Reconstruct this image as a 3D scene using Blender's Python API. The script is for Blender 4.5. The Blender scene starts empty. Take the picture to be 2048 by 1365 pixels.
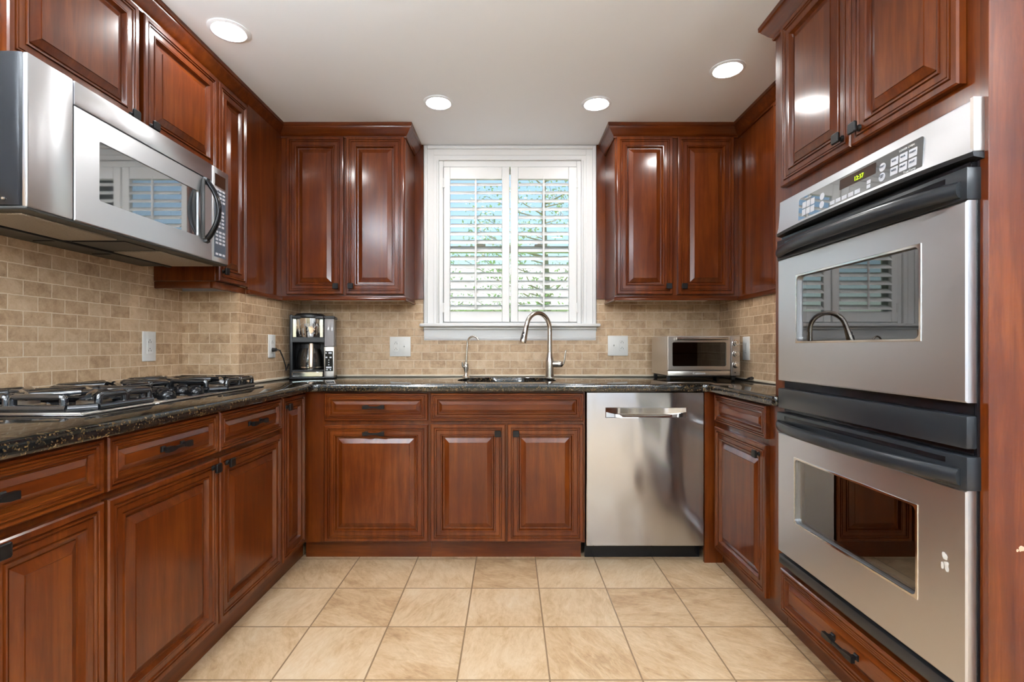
import bpy, bmesh, math, random
from mathutils import Vector, Matrix
random.seed(7)
S = bpy.context.scene
COL = S.collection
R = math.radians

# ------------------------------------------------------------------ camera
cd = bpy.data.cameras.new('camera'); cam = bpy.data.objects.new('camera', cd); COL.objects.link(cam)
cd.sensor_width = 36.0; cd.lens = 985.0 / 2048 * 36.0
cd.shift_x = 4.0 / 2048; cd.shift_y = 12.5 / 2048
cd.clip_start = 0.02
cam.location = (0, 0, 1.10); cam.rotation_euler = (R(90), 0, 0)
S.camera = cam
# ------------------------------------------------------------------ world, sun, exposure
W = bpy.data.worlds.new('world'); S.world = W; W.use_nodes = True
nt = W.node_tree
sky = nt.nodes.new('ShaderNodeTexSky'); sky.sky_type = 'NISHITA'; sky.sun_disc = False
sky.sun_elevation = R(60); sky.sun_rotation = R(10); sky.air_density = 1.2; sky.dust_density = 0.3; sky.ozone_density = 2.0
nt.links.new(sky.outputs[0], nt.nodes['Background'].inputs[0])
nt.nodes['Background'].inputs[1].default_value = 0.11
sl = bpy.data.lights.new('sun', 'SUN'); sl.energy = 11.0; sl.angle = R(1.5); sl.color = (1, .96, .9)
so = bpy.data.objects.new('sun', sl); COL.objects.link(so); so.rotation_euler = Vector((-0.15, -0.40, -0.92)).to_track_quat('-Z', 'Y').to_euler()
S.view_settings.view_transform = 'Standard'; S.view_settings.look = 'None'
S.view_settings.gamma = 1.0; S.view_settings.use_curve_mapping = False
S.view_settings.exposure = 0.83
LAMP_IN = 80.0      # emission of the recessed lamps in the kitchen
LAMP_FILL = 75.0    # emission of the unseen recessed fill lamps added behind the camera
S.cycles.max_bounces = 10; S.cycles.diffuse_bounces = 5; S.cycles.glossy_bounces = 5
S.cycles.transmission_bounces = 8; S.cycles.transparent_max_bounces = 16
S.cycles.caustics_reflective = False; S.cycles.caustics_refractive = False
S.cycles.sample_clamp_indirect = 6.0; S.cycles.use_denoising = True; S.cycles.use_adaptive_sampling = False

# ------------------------------------------------------------------ materials
MATS = {}
def mat(name, col=(.8, .8, .8), rough=.5, metal=0.0, spec=.5, coat=0.0, coat_r=.05, emis=None, es=0.0, trans=0.0, ior=1.45, alpha=1.0):
    m = bpy.data.materials.new(name); m.use_nodes = True; MATS[name] = m
    p = m.node_tree.nodes['Principled BSDF']
    p.inputs['Base Color'].default_value = (*col, 1); p.inputs['Roughness'].default_value = rough
    p.inputs['Metallic'].default_value = metal; p.inputs['Specular IOR Level'].default_value = spec
    p.inputs['Coat Weight'].default_value = coat; p.inputs['Coat Roughness'].default_value = coat_r
    p.inputs['Transmission Weight'].default_value = trans; p.inputs['IOR'].default_value = ior
    p.inputs['Alpha'].default_value = alpha
    if emis: p.inputs['Emission Color'].default_value = (*emis, 1); p.inputs['Emission Strength'].default_value = es
    return m
def P(m): return m.node_tree.nodes['Principled BSDF']
def N(m, t, **kw):
    n = m.node_tree.nodes.new(t)
    for k, v in kw.items(): setattr(n, k, v)
    return n
def L(m, a, b): m.node_tree.links.new(a, b)
def ramp(m, fac, stops):
    r = N(m, 'ShaderNodeValToRGB'); e = r.color_ramp.elements
    while len(e) < len(stops): e.new(.5)
    for i, (p, c) in enumerate(stops): e[i].position = p; e[i].color = (*c, 1)
    L(m, fac, r.inputs[0]); return r.outputs[0]
def math_(m, op, a, b):
    n = N(m, 'ShaderNodeMath', operation=op)
    for i, v in enumerate((a, b)):
        if hasattr(v, 'is_linked'): L(m, v, n.inputs[i])
        else: n.inputs[i].default_value = v
    return n.outputs[0]
def bump(m, h, strength, dist):
    b = N(m, 'ShaderNodeBump'); b.inputs['Strength'].default_value = strength; b.inputs['Distance'].default_value = dist
    L(m, h, b.inputs['Height']); return b.outputs[0]
def noise(m, vec, scale, detail=4, rough=.55, dist=0.0):
    n = N(m, 'ShaderNodeTexNoise'); n.inputs['Scale'].default_value = scale; n.inputs['Detail'].default_value = detail
    n.inputs['Roughness'].default_value = rough; n.inputs['Distortion'].default_value = dist
    L(m, vec, n.inputs['Vector']); return n.outputs['Fac']

def wood(name, sc):
    m = mat(name, rough=.40, spec=.10, coat=.58, coat_r=.16); P(m).inputs['Coat IOR'].default_value = 1.55
    tc = N(m, 'ShaderNodeTexCoord'); oi = N(m, 'ShaderNodeObjectInfo')
    vm = N(m, 'ShaderNodeVectorMath', operation='MULTIPLY_ADD')
    cx = N(m, 'ShaderNodeCombineXYZ')
    for i in range(3): L(m, oi.outputs['Random'], cx.inputs[i])
    L(m, cx.outputs[0], vm.inputs[0]); vm.inputs[1].default_value = (7, 11, 5); L(m, tc.outputs['Object'], vm.inputs[2])
    mp = N(m, 'ShaderNodeMapping'); mp.inputs['Scale'].default_value = sc; L(m, vm.outputs[0], mp.inputs[0])
    a = noise(m, mp.outputs[0], 3.0, 6, .6, .6)
    b = noise(m, mp.outputs[0], 22.0, 3, .6, .2)
    c = noise(m, vm.outputs[0], 3.2, 3, .5)
    f = math_(m, 'ADD', math_(m, 'MULTIPLY', a, .5), math_(m, 'ADD', math_(m, 'MULTIPLY', b, .13), math_(m, 'MULTIPLY', c, .37)))
    col = ramp(m, f, [(.30, (.040, .0056, .0009)), (.5, (.086, .0158, .0017)), (.70, (.158, .038, .0048))])
    L(m, col, P(m).inputs['Base Color'])
    return m
WZ = wood('cherry_wood_upright', (9, 9, .7)); WX = wood('cherry_wood_across', (.7, 9, 9)); WY = wood('cherry_wood_along', (9, .7, 9))

def granite():
    m = mat('dark_granite', rough=.07, spec=.65, coat=.25, coat_r=.03)
    tc = N(m, 'ShaderNodeTexCoord')
    v = N(m, 'ShaderNodeTexVoronoi'); v.inputs['Scale'].default_value = 260; L(m, tc.outputs['Object'], v.inputs['Vector'])
    bw = N(m, 'ShaderNodeRGBToBW'); L(m, v.outputs['Color'], bw.inputs[0])
    n1 = noise(m, tc.outputs['Object'], 45, 4, .7)
    f = math_(m, 'ADD', math_(m, 'MULTIPLY', bw.outputs[0], .5), math_(m, 'MULTIPLY', n1, .5))
    col = ramp(m, f, [(.44, (.004, .005, .006)), (.57, (.013, .012, .010)), (.64, (.05, .032, .014)), (.72, (.14, .085, .033)), (.80, (.20, .16, .11))])
    L(m, col, P(m).inputs['Base Color']); return m
GR = granite()

def tile(name, axis):
    m = mat(name, rough=.42, spec=.5)
    tc = N(m, 'ShaderNodeTexCoord'); sx = N(m, 'ShaderNodeSeparateXYZ'); L(m, tc.outputs['Object'], sx.inputs[0])
    cb = N(m, 'ShaderNodeCombineXYZ'); L(m, sx.outputs[axis], cb.inputs[0]); L(m, math_(m, 'SUBTRACT', sx.outputs[2], .9155), cb.inputs[1])
    n0 = noise(m, tc.outputs['Object'], 60, 2); off = N(m, 'ShaderNodeVectorMath', operation='SCALE')
    nn = N(m, 'ShaderNodeTexNoise'); nn.inputs['Scale'].default_value = 40; L(m, tc.outputs['Object'], nn.inputs['Vector'])
    sb = N(m, 'ShaderNodeVectorMath', operation='SUBTRACT'); L(m, nn.outputs['Color'], sb.inputs[0]); sb.inputs[1].default_value = (.5, .5, .5)
    L(m, sb.outputs[0], off.inputs[0]); off.inputs['Scale'].default_value = .0028
    ad = N(m, 'ShaderNodeVectorMath', operation='ADD'); L(m, cb.outputs[0], ad.inputs[0]); L(m, off.outputs[0], ad.inputs[1])
    b = N(m, 'ShaderNodeTexBrick', offset=.5, squash=1.0)
    b.inputs['Scale'].default_value = 1; b.inputs['Brick Width'].default_value = .1016; b.inputs['Row Height'].default_value = .0508
    b.inputs['Mortar Size'].default_value = .0021; b.inputs['Mortar Smooth'].default_value = .25; b.inputs['Bias'].default_value = 0
    b.inputs['Color1'].default_value = (0, 0, 0, 1); b.inputs['Color2'].default_value = (1, 1, 1, 1); b.inputs['Mortar'].default_value = (.5, .5, .5, 1)
    L(m, ad.outputs[0], b.inputs['Vector'])
    n1 = noise(m, tc.outputs['Object'], 28, 6, .65, .4); n2 = noise(m, tc.outputs['Object'], 150, 3, .6)
    bw = N(m, 'ShaderNodeRGBToBW'); L(m, b.outputs['Color'], bw.inputs[0])
    f = math_(m, 'ADD', math_(m, 'MULTIPLY', bw.outputs[0], .17), math_(m, 'ADD', math_(m, 'MULTIPLY', n1, .63), math_(m, 'MULTIPLY', n2, .20)))
    col = ramp(m, f, [(.30, (.31, .185, .098)), (.43, (.46, .305, .178)), (.55, (.58, .40, .245)), (.74, (.68, .51, .345))])
    mx = N(m, 'ShaderNodeMix', data_type='RGBA'); L(m, b.outputs['Fac'], mx.inputs[0]); L(m, col, mx.inputs[6]); mx.inputs[7].default_value = (.80, .66, .49, 1)
    L(m, mx.outputs[2], P(m).inputs['Base Color'])
    hgt = math_(m, 'SUBTRACT', math_(m, 'ADD', math_(m, 'MULTIPLY', n1, .5), math_(m, 'MULTIPLY', n2, .2)), math_(m, 'MULTIPLY', b.outputs['Fac'], .8))
    L(m, bump(m, hgt, .8, .005), P(m).inputs['Normal'])
    return m
TX = tile('tumbled_stone_tile_a', 0); TY = tile('tumbled_stone_tile_b', 1)

def floor_mat():
    m = mat('slate_look_floor_tile', rough=.42, spec=.4)
    tc = N(m, 'ShaderNodeTexCoord'); mp = N(m, 'ShaderNodeMapping'); mp.inputs['Location'].default_value = (.1745 + .3063 * 40, -2.247 + .31 * 40, 0)
    L(m, tc.outputs['Object'], mp.inputs[0])
    b = N(m, 'ShaderNodeTexBrick', offset=0.0, squash=1.0)
    b.inputs['Scale'].default_value = 1; b.inputs['Brick Width'].default_value = .3063; b.inputs['Row Height'].default_value = .31
    b.inputs['Mortar Size'].default_value = .0033; b.inputs['Mortar Smooth'].default_value = .3
    b.inputs['Color1'].default_value = (0, 0, 0, 1); b.inputs['Color2'].default_value = (1, 1, 1, 1)
    L(m, mp.outputs[0], b.inputs['Vector']); bw = N(m, 'ShaderNodeRGBToBW'); L(m, b.outputs['Color'], bw.inputs[0])
    # rotate the cleft pattern a little from tile to tile
    vr = N(m, 'ShaderNodeVectorRotate', rotation_type='Z_AXIS'); L(m, tc.outputs['Object'], vr.inputs['Vector'])
    L(m, math_(m, 'MULTIPLY', bw.outputs[0], 2.2), vr.inputs['Angle'])
    mp2 = N(m, 'ShaderNodeMapping'); mp2.inputs['Scale'].default_value = (2.2, 5.5, 2); mp2.inputs['Rotation'].default_value = (0, 0, .5); L(m, vr.outputs[0], mp2.inputs[0])
    n1 = noise(m, mp2.outputs[0], 3.2, 8, .68, .9); n2 = noise(m, mp2.outputs[0], 14, 6, .65, .5); n3 = noise(m, tc.outputs['Object'], 2.2, 3)
    f = math_(m, 'ADD', math_(m, 'MULTIPLY', n1, .4), math_(m, 'ADD', math_(m, 'MULTIPLY', n2, .2), math_(m, 'ADD', math_(m, 'MULTIPLY', n3, .32), math_(m, 'MULTIPLY', bw.outputs[0], .08))))
    col = ramp(m, f, [(.37, (.37, .225, .115)), (.46, (.53, .355, .20)), (.54, (.63, .455, .285)), (.65, (.70, .55, .38))])
    mx = N(m, 'ShaderNodeMix', data_type='RGBA'); L(m, b.outputs['Fac'], mx.inputs[0]); L(m, col, mx.inputs[6]); mx.inputs[7].default_value = (.24, .15, .08, 1)
    L(m, mx.outputs[2], P(m).inputs['Base Color'])
    h = math_(m, 'SUBTRACT', math_(m, 'ADD', math_(m, 'MULTIPLY', n1, .6), math_(m, 'MULTIPLY', n2, .35)), math_(m, 'MULTIPLY', b.outputs['Fac'], .5))
    L(m, bump(m, h, .55, .008), P(m).inputs['Normal']); return m
FL = floor_mat()

def steel(name, col=(.67, .68, .705), r=.34, an=.6, bmp=.02):
    m = mat(name, col, r, 1.0); P(m).inputs['Anisotropic'].default_value = an
    if an:
        t = N(m, 'ShaderNodeCombineXYZ'); t.inputs[2].default_value = 1; L(m, t.outputs[0], P(m).inputs['Tangent'])
    if bmp:
        tc = N(m, 'ShaderNodeTexCoord'); mp = N(m, 'ShaderNodeMapping'); mp.inputs['Scale'].default_value = (4, 4, 600); L(m, tc.outputs['Object'], mp.inputs[0])
        L(m, bump(m, noise(m, mp.outputs[0], 3, 2), bmp, .0005), P(m).inputs['Normal'])
    return m
ST = steel('brushed_steel'); NI = steel('brushed_nickel', (.60, .56, .51), .24, 0, 0); CH = steel('polished_steel', (.72, .70, .67), .09, 0, 0)
TS = steel('satin_steel', (.62, .58, .54), .33, .4)
def dw_mat():
    m = steel('dishwasher_steel', (.54, .56, .60), .15, .8, 0)
    tc = N(m, 'ShaderNodeTexCoord'); mp = N(m, 'ShaderNodeMapping'); mp.inputs['Scale'].default_value = (5, 1, 1.6); L(m, tc.outputs['Object'], mp.inputs[0])
    L(m, bump(m, noise(m, mp.outputs[0], 1.3, 1), .18, .03), P(m).inputs['Normal']); return m
DW = dw_mat()
WT = mat('white_trim_paint', (.76, .76, .76), .35); WP = mat('wall_paint', (.62, .66, .72), .6); CE = mat('ceiling_paint', (.86, .89, .93), .75)
PL = mat('white_plastic', (.80, .79, .76), .35); BK = mat('black_gloss', (.006, .006, .007), .16, spec=.30); BS = mat('black_satin', (.012, .012, .013), .38)
EN = mat('black_enamel', (.010, .011, .013), .06, spec=.8, coat=.6, coat_r=.03); HB = mat('oil_rubbed_black', (.006, .0055, .0055), .38, spec=.25)
GY = mat('dark_grey_metal', (.030, .030, .029), .45); DG = mat('charcoal_glass', (.04, .045, .05), .03, spec=1.0, ior=2.1, coat=1.0, coat_r=.02)
OT = mat('oven_trim', (.013, .015, .018), .30, spec=.45); SCR = mat('brown_display', (.035, .015, .008), .1)
FILT = mat('grease_filter', (.42, .37, .31), .45, .7)
def filt(m):
    tc = N(m, 'ShaderNodeTexCoord'); v = N(m, 'ShaderNodeTexVoronoi'); v.inputs['Scale'].default_value = 180; L(m, tc.outputs['Object'], v.inputs['Vector'])
    L(m, bump(m, v.outputs['Distance'], .7, .004), P(m).inputs['Normal'])
filt(FILT)
CAV = mat('oven_cavity', (.075, .055, .042), .35); KEY = mat('pale_key', (.62, .63, .68), .4); KEYD = mat('slate_key_panel', (.075, .095, .125), .3)
PRINT = mat('pale_print', (.75, .75, .75), .5); LED = mat('green_clock', (.02, .02, 0), .5, emis=(.55, 1, .02), es=1.1)
CAULK = mat('cream_caulk', (.72, .62, .48), .5); CLR = mat('tank_plastic', (.50, .48, .50), .12, alpha=.62)
TAN = mat('handle_steel', (.60, .50, .40), .3, 1.0); GREYP = mat('grey_plastic', (.34, .34, .34), .35)
RACK = mat('oven_rack_wire', (.75, .74, .72), .4, .3); RES = mat('sticker_residue_paper', (.62, .60, .56), .8); CHIP = mat('bare_chip', (.62, .38, .26), .7)
LAMP = mat('lamp_lens', (.9, .9, .9), .5, emis=(.98, .97, .95), es=LAMP_IN); LAMPF = mat('lamp_lens_fill', (.9, .9, .9), .5, emis=(.94, .97, 1.0), es=LAMP_FILL)
LEAF = mat('leaf', (.46, .56, .36), .5); BARK = mat('bark', (.34, .29, .25), .8); GRASS = mat('grass', (.14, .24, .06), .9); SIDING = mat('pale_siding', (.85, .86, .87), .7); ROOF = mat('roof_shingle', (.20, .20, .21), .8)
def glassy(name, tint, refl_rough=.0, base=.06):
    m = bpy.data.materials.new(name); m.use_nodes = True; t = m.node_tree; t.nodes.clear()
    o = t.nodes.new('ShaderNodeOutputMaterial'); tr = t.nodes.new('ShaderNodeBsdfTransparent'); tr.inputs[0].default_value = (*tint, 1)
    g = t.nodes.new('ShaderNodeBsdfGlossy'); g.inputs['Roughness'].default_value = refl_rough; g.inputs[0].default_value = (1, 1, 1, 1)
    fr = t.nodes.new('ShaderNodeFresnel'); fr.inputs[0].default_value = 1.55; mx = t.nodes.new('ShaderNodeMixShader')
    ad = t.nodes.new('ShaderNodeMath'); ad.operation = 'ADD'; ad.use_clamp = True; ad.inputs[1].default_value = base
    t.links.new(fr.outputs[0], ad.inputs[0]); t.links.new(ad.outputs[0], mx.inputs[0]); t.links.new(tr.outputs[0], mx.inputs[1]); t.links.new(g.outputs[0], mx.inputs[2]); t.links.new(mx.outputs[0], o.inputs[0])
    return m
PANE = glassy('window_glass', (.96, .98, .97), 0, 0.0); OGL = glassy('oven_glass', (.60, .55, .49), .01, .12); CGL = glassy('carafe_glass', (.75, .74, .72), .0, .08)
TGL = glassy('toaster_glass', (.30, .28, .27), .02, .03)

# ------------------------------------------------------------------ mesh helpers
class B:
    def __init__(s): s.bm = bmesh.new()
    def box(s, x0, x1, y0, y1, z0, z1, bev=0.0, seg=2):
        if x0 > x1: x0, x1 = x1, x0
        if y0 > y1: y0, y1 = y1, y0
        if z0 > z1: z0, z1 = z1, z0
        v = [s.bm.verts.new(c) for c in ((x0,y0,z0),(x1,y0,z0),(x1,y1,z0),(x0,y1,z0),(x0,y0,z1),(x1,y0,z1),(x1,y1,z1),(x0,y1,z1))]
        for f in ((3,2,1,0),(4,5,6,7),(0,1,5,4),(1,2,6,5),(2,3,7,6),(3,0,4,7)): s.bm.faces.new([v[i] for i in f])
        if bev:
            e = {x for w in v for x in w.link_edges}
            bmesh.ops.bevel(s.bm, geom=list(e), offset=bev, segments=seg, affect='EDGES', profile=.5)
        return s
    def ringstack(s, rings, cap0=True, cap1=True, close=True):
        rv = [[s.bm.verts.new(p) for p in r] for r in rings]; n = len(rv[0])
        for a, b in zip(rv, rv[1:]):
            for i in range(n if close else n - 1):
                j = (i + 1) % n
                try: s.bm.faces.new((a[i], a[j], b[j], b[i]))
                except ValueError: pass
        if cap0: s.bm.faces.new(list(reversed(rv[0])))
        if cap1: s.bm.faces.new(rv[-1])
        return s
    def cyl(s, p0, p1, r0, r1=None, n=24): return s.tube([p0, p1], [r0, r0 if r1 is None else r1], n)
    def tube(s, pts, r, n=14, sq=1.0):
        pts = [Vector(p) for p in pts]; m = len(pts)
        if not isinstance(r, (list, tuple)): r = [r] * m
        t0 = (pts[1] - pts[0]).normalized(); a = Vector((0, 0, 1)) if abs(t0.z) < .9 else Vector((0, 1, 0))
        u = t0.cross(a).normalized(); rings = []
        for i, p in enumerate(pts):
            t = (pts[min(i + 1, m - 1)] - pts[max(i - 1, 0)]).normalized()
            u = (u - t * u.dot(t)).normalized(); w = t.cross(u)
            rings.append([p + (u * math.cos(k * 2 * math.pi / n) + w * sq * math.sin(k * 2 * math.pi / n)) * r[i] for k in range(n)])
        return s.ringstack(rings)
    def lathe(s, cx, cy, prof, n=32, cap0=True, cap1=True):
        return s.ringstack([[(cx + r * math.cos(2*math.pi*k/n), cy + r * math.sin(2*math.pi*k/n), z) for k in range(n)] for r, z in prof], cap0, cap1)
    def prism(s, pts, fn, a, b):
        return s.ringstack([[fn(p, q, a) for p, q in pts], [fn(p, q, b) for p, q in pts]])
    def done(s, name, m, parent=None, smooth=40):
        bmesh.ops.recalc_face_normals(s.bm, faces=s.bm.faces[:])
        me = bpy.data.meshes.new(name); s.bm.to_mesh(me); s.bm.free()
        o = bpy.data.objects.new(name, me); COL.objects.link(o); me.materials.append(m)
        if smooth: me.shade_smooth(); me.set_sharp_from_angle(angle=R(smooth))
        if parent is not None:
            o.parent = parent
            if parent.type == 'EMPTY': o.matrix_parent_inverse = Matrix.Translation(-parent.location)
        return o
def thing(name, loc, label, cat, group=None):
    o = bpy.data.objects.new(name, None); COL.objects.link(o); o.location = loc; o.empty_display_size = .05
    return tag(o, label, cat, group)
def tag(o, label, cat, group=None):
    o['label'] = label; o['category'] = cat
    if group: o['group'] = group
    return o
def struct(o): o['kind'] = 'structure'; return o
def rrect(u0, u1, v0, v1, r, n=5):
    out = []
    for cx, cy, a in ((u1-r, v1-r, 0), (u0+r, v1-r, 90), (u0+r, v0+r, 180), (u1-r, v0+r, 270)):
        out += [(cx + r*math.cos(R(a + 90*k/n)), cy + r*math.sin(R(a + 90*k/n))) for k in range(n+1)]
    return out
FACE = {'B': lambda p: (lambda u, v, d: (u, p - d, v)), 'L': lambda p: (lambda u, v, d: (p + d, u, v)), 'R': lambda p: (lambda u, v, d: (p - d, u, v))}
def fbox(b, F, u0, u1, v0, v1, d0, d1, bev=0.0, seg=2):
    a = F(u0, v0, d0); c = F(u1, v1, d1); return b.box(a[0], c[0], a[1], c[1], a[2], c[2], bev, seg)
def fprism(b, F, pts, d0, d1): return b.ringstack([[F(u, v, d0) for u, v in pts], [F(u, v, d1) for u, v in pts]])
DOORP = [(0,-.02),(0,-.004),(.004,0),(.017,0),(.0195,-.0055),(.0215,-.0055),(.0235,-.0005),(.027,-.0005),(.0295,-.006),(.0315,-.006),(.033,-.0035),(.049,-.0035),(.050,-.006),(.0515,-.006),(.053,-.0005),(.057,-.001),(.0595,-.008),(.063,-.015),(.069,-.016),(.071,-.0125),(.094,-.0035),(.0945,-.001),(.096,-.001)]
DRAWP = [(0,-.02),(0,-.004),(.004,0),(.010,0),(.012,-.005),(.0135,-.005),(.0155,-.0005),(.019,-.0005),(.021,-.0055),(.0225,-.0055),(.024,-.0035),(.028,-.0035),(.0295,-.0005),(.033,-.001),(.035,-.007),(.038,-.013),(.042,-.0135),(.0435,-.011),(.058,-.0035),(.0585,-.001),(.060,-.001)]
def panel(parent, face, plane, u0, u1, v0, v1, name='door', prof=None, m=None):
    F = FACE[face](plane); prof = prof or DOORP
    lim = min(u1 - u0, v1 - v0) / 2 - .012
    k = min(1.0, lim / prof[-1][0])
    b = B(); b.ringstack([[F(u0+i*k, v0+i*k, d), F(u1-i*k, v0+i*k, d), F(u1-i*k, v1-i*k, d), F(u0+i*k, v1-i*k, d)] for i, d in prof])
    return b.done(name, m or WZ, parent, 25)
def knob(parent, face, plane, u, v):
    F = FACE[face](plane); b = B()
    b.tube([F(u, v, -.001), F(u, v, .003), F(u, v, .006), F(u, v, .012), F(u, v, .016)], [.010, .009, .006, .0055, .011], 14)
    b.ringstack([[F(u + s*a, v + s*c, d) for a, c in ((-1,-.8),(-.8,-1),(.8,-1),(1,-.8),(1,.8),(.8,1),(-.8,1),(-1,.8))] for s, d in ((.009,.0125),(.0148,.016),(.0162,.019),(.0162,.022),(.0138,.0245))])
    return b.done('knob', HB, parent, 30)
def pull(parent, face, plane, u, v, half=.048):
    F = FACE[face](plane); b = B()
    for s in (-1, 1):
        c = u + s*half*.9
        b.ringstack([[F(c + a*w, v + e*w, d) for a, e in ((-1,-1),(1,-1),(1,1),(-1,1))] for w, d in ((.009,-.001),(.0085,.003),(.0055,.006),(.0055,.018),(.0075,.022))])
        b.ringstack([[F(u + s*x, v + e*h, d) for e, d in ((-1,.016),(1,.016),(1,.028),(-1,.028))] for x, h in ((half*.35,.0045),(half*.72,.0085),(half*1.18,.0085))])
    fbox(b, F, u - half*.4, u + half*.4, v - .0045, v + .0045, .018, .027, .001, 1)
    return b.done('drawer_pull', HB, parent, 30)
def sweep(path, prof):
    """profile (out, z) carried along a plan path; out is to the right of travel"""
    n = len(path); rings = []
    segs = []
    for a, c in zip(path, path[1:]):
        dx, dy = c[0]-a[0], c[1]-a[1]; l = math.hypot(dx, dy); segs.append((dx/l, dy/l))
    b = B()
    for i, (x, y) in enumerate(path):
        s0 = segs[max(i-1, 0)]; s1 = segs[min(i, n-2)]
        n0 = (s0[1], -s0[0]); n1 = (s1[1], -s1[0]); k = 1 + n0[0]*n1[0] + n0[1]*n1[1]
        ox, oy = (n0[0]+n1[0])/k, (n0[1]+n1[1])/k
        rings.append([(x + ox*o, y + oy*o, z) for o, z in prof])
    b.ringstack(rings); return b
def text(s, size, loc, rot, m, parent, name='lettering', ext=.0004, align='CENTER'):
    cu = bpy.data.curves.new(name, 'FONT'); cu.body = s; cu.size = size; cu.extrude = ext; cu.align_x = align; cu.align_y = 'CENTER'
    o = bpy.data.objects.new(name, cu); COL.objects.link(o); o.location = loc; o.rotation_euler = rot
    bpy.context.view_layer.update(); dg = bpy.context.evaluated_depsgraph_get()
    me = bpy.data.meshes.new_from_object(o.evaluated_get(dg)); me.transform(o.matrix_world); bpy.data.objects.remove(o)
    me.materials.clear(); me.materials.append(m)
    q = bpy.data.objects.new(name, me); COL.objects.link(q); q.parent = parent
    if parent.type == 'EMPTY': q.matrix_parent_inverse = Matrix.Translation(-parent.location)
    return q
ROTB, ROTR, ROTL = (R(90), 0, 0), (R(90), 0, R(-90)), (R(90), 0, R(90))

# ------------------------------------------------------------------ dimensions
CEIL = 2.38; YB = 3.136; XLW = -1.617; XLP = -1.340; YJ = 2.425; XRP = 1.340; XRW = 1.70; YRJ = 1.96
YF = 2.506; XL = -1.033; XR = 1.028; YU = 2.82; XUL = -1.311; XUR = 1.311
# ------------------------------------------------------------------ room shell
b = B(); b.box(-2.9, 2.9, -3.4, YB + .12, -.08, 0); struct(b.done('floor', FL, None, 0))
b = B(); b.box(-2.9, 2.9, -3.4, YB + .12, CEIL, CEIL + .1); struct(b.done('ceiling', CE, None, 0))
WX0, WX1, WZ0, WZ1 = -.452, .452, 1.235, 2.285
b = B()
b.box(-1.8, WX0, YB, YB+.12, 0, CEIL); b.box(WX1, 1.82, YB, YB+.12, 0, CEIL); b.box(WX0, WX1, YB, YB+.12, 0, WZ0); b.box(WX0, WX1, YB, YB+.12, WZ1, CEIL)
struct(b.done('wall_back', WP, None, 0))
b = B(); b.prism([(XLW-.12, .30), (XLW, .30), (XLW, YJ), (XLP, YJ), (XLP, YB), (XLW-.12, YB)], lambda p, q, z: (p, q, z), 0, CEIL)
b.box(-2.9, XLW-.12, .30, .42, 0, CEIL); b.box(-2.9, -2.78, -3.28, .30, 0, CEIL); struct(b.done('wall_left', WP, None, 0))
b = B(); b.prism([(XRW+.12, .45), (XRW, .45), (XRW, YRJ), (XRP, YRJ), (XRP, YB), (XRW+.12, YB)], lambda p, q, z: (p, q, z), 0, CEIL)
b.box(XRW+.12, 2.9, .45, .57, 0, CEIL); b.box(2.78, 2.9, -3.28, .45, 0, CEIL); struct(b.done('wall_right', WP, None, 0))
# room behind the camera: wall with a wide unseen glazed opening added to let daylight in
b = B(); b.box(-2.9, -1.9, -3.4, -3.28, 0, CEIL); b.box(1.2, 2.9, -3.4, -3.28, 0, CEIL); b.box(-1.9, 1.2, -3.4, -3.28, 2.1, CEIL); struct(b.done('wall_front', WP, None, 0))
b = B()
for x in (-1.9, -.38, 1.13): b.box(x, x+.07, -3.37, -3.31, 0, 2.1)
b.box(-1.83, 1.13, -3.37, -3.31, 2.03, 2.1); b.box(-1.83, 1.13, -3.37, -3.31, 0, .1); w2 = struct(b.done('window_2', WT, None, 0))
b = B(); b.box(-1.83, -.38, -3.345, -3.335, .1, 2.03); b.box(-.31, 1.13, -3.345, -3.335, .1, 2.03); b.done('window_pane', PANE, w2, 0)
pl = bpy.data.lights.new('daylight_portal', 'AREA'); pl.shape = 'RECTANGLE'; pl.size = 3.0; pl.size_y = 2.0; pl.cycles.is_portal = True
po = bpy.data.objects.new('daylight_portal', pl); COL.objects.link(po); po.location = (-.35, -3.42, 1.05); po.rotation_euler = (R(90), 0, 0)
po.rotation_euler = Vector((0, 1, 0)).to_track_quat('-Z', 'Y').to_euler()

# tile backsplashes
T = .010
b = B(); b.box(XLP + T, -.55, YB - T, YB, .9145, 1.405); b.box(.55, XRP - T, YB - T, YB, .9145, 1.405); b.box(-.55, .55, YB - T, YB, .9145, 1.20)
t = tag(b.done('tile_backsplash', TX, None, 0), 'tan brick-pattern stone tile backsplash behind the sink', 'backsplash')
b = B(); b.box(XLP + T, XRP - T, YB - T - .006, YB - T, .9145, .9275, .002, 1); b.done('caulk_bead', CAULK, t)
b = B(); b.box(XLW, XLW + T, .42, YJ - T, .9145, 1.60); tag(b.done('tile_backsplash', TY, None, 0), 'grey-tan brick-pattern stone tile backsplash behind the cooktop under the microwave', 'backsplash')
b = B(); b.box(XLW + T, XLP + T, YJ - T, YJ, .9145, 1.375); tag(b.done('tile_backsplash', TX, None, 0), 'short stone tile return facing the room at the far end of the cooktop', 'backsplash')
b = B(); b.box(XLP, XLP + T, YJ, YB - T, .9145, 1.405); t = tag(b.done('tile_backsplash', TY, None, 0), 'tan stone tile backsplash on the left wall beside the coffee maker', 'backsplash')
b = B(); b.box(XLP + T, XLP + T + .006, YJ - T, YB - T, .9145, .9275, .002, 1); b.done('caulk_bead', CAULK, t)
b = B(); b.box(XRP - T, XRP, YRJ, YB - T, .9145, 1.405); t = tag(b.done('tile_backsplash', TY, None, 0), 'tan stone tile backsplash on the right wall beside the wall oven', 'backsplash')
b = B(); b.box(XRP - T - .006, XRP - T, YRJ, YB - T, .9145, .9275, .002, 1); b.done('caulk_bead', CAULK, t)

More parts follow.
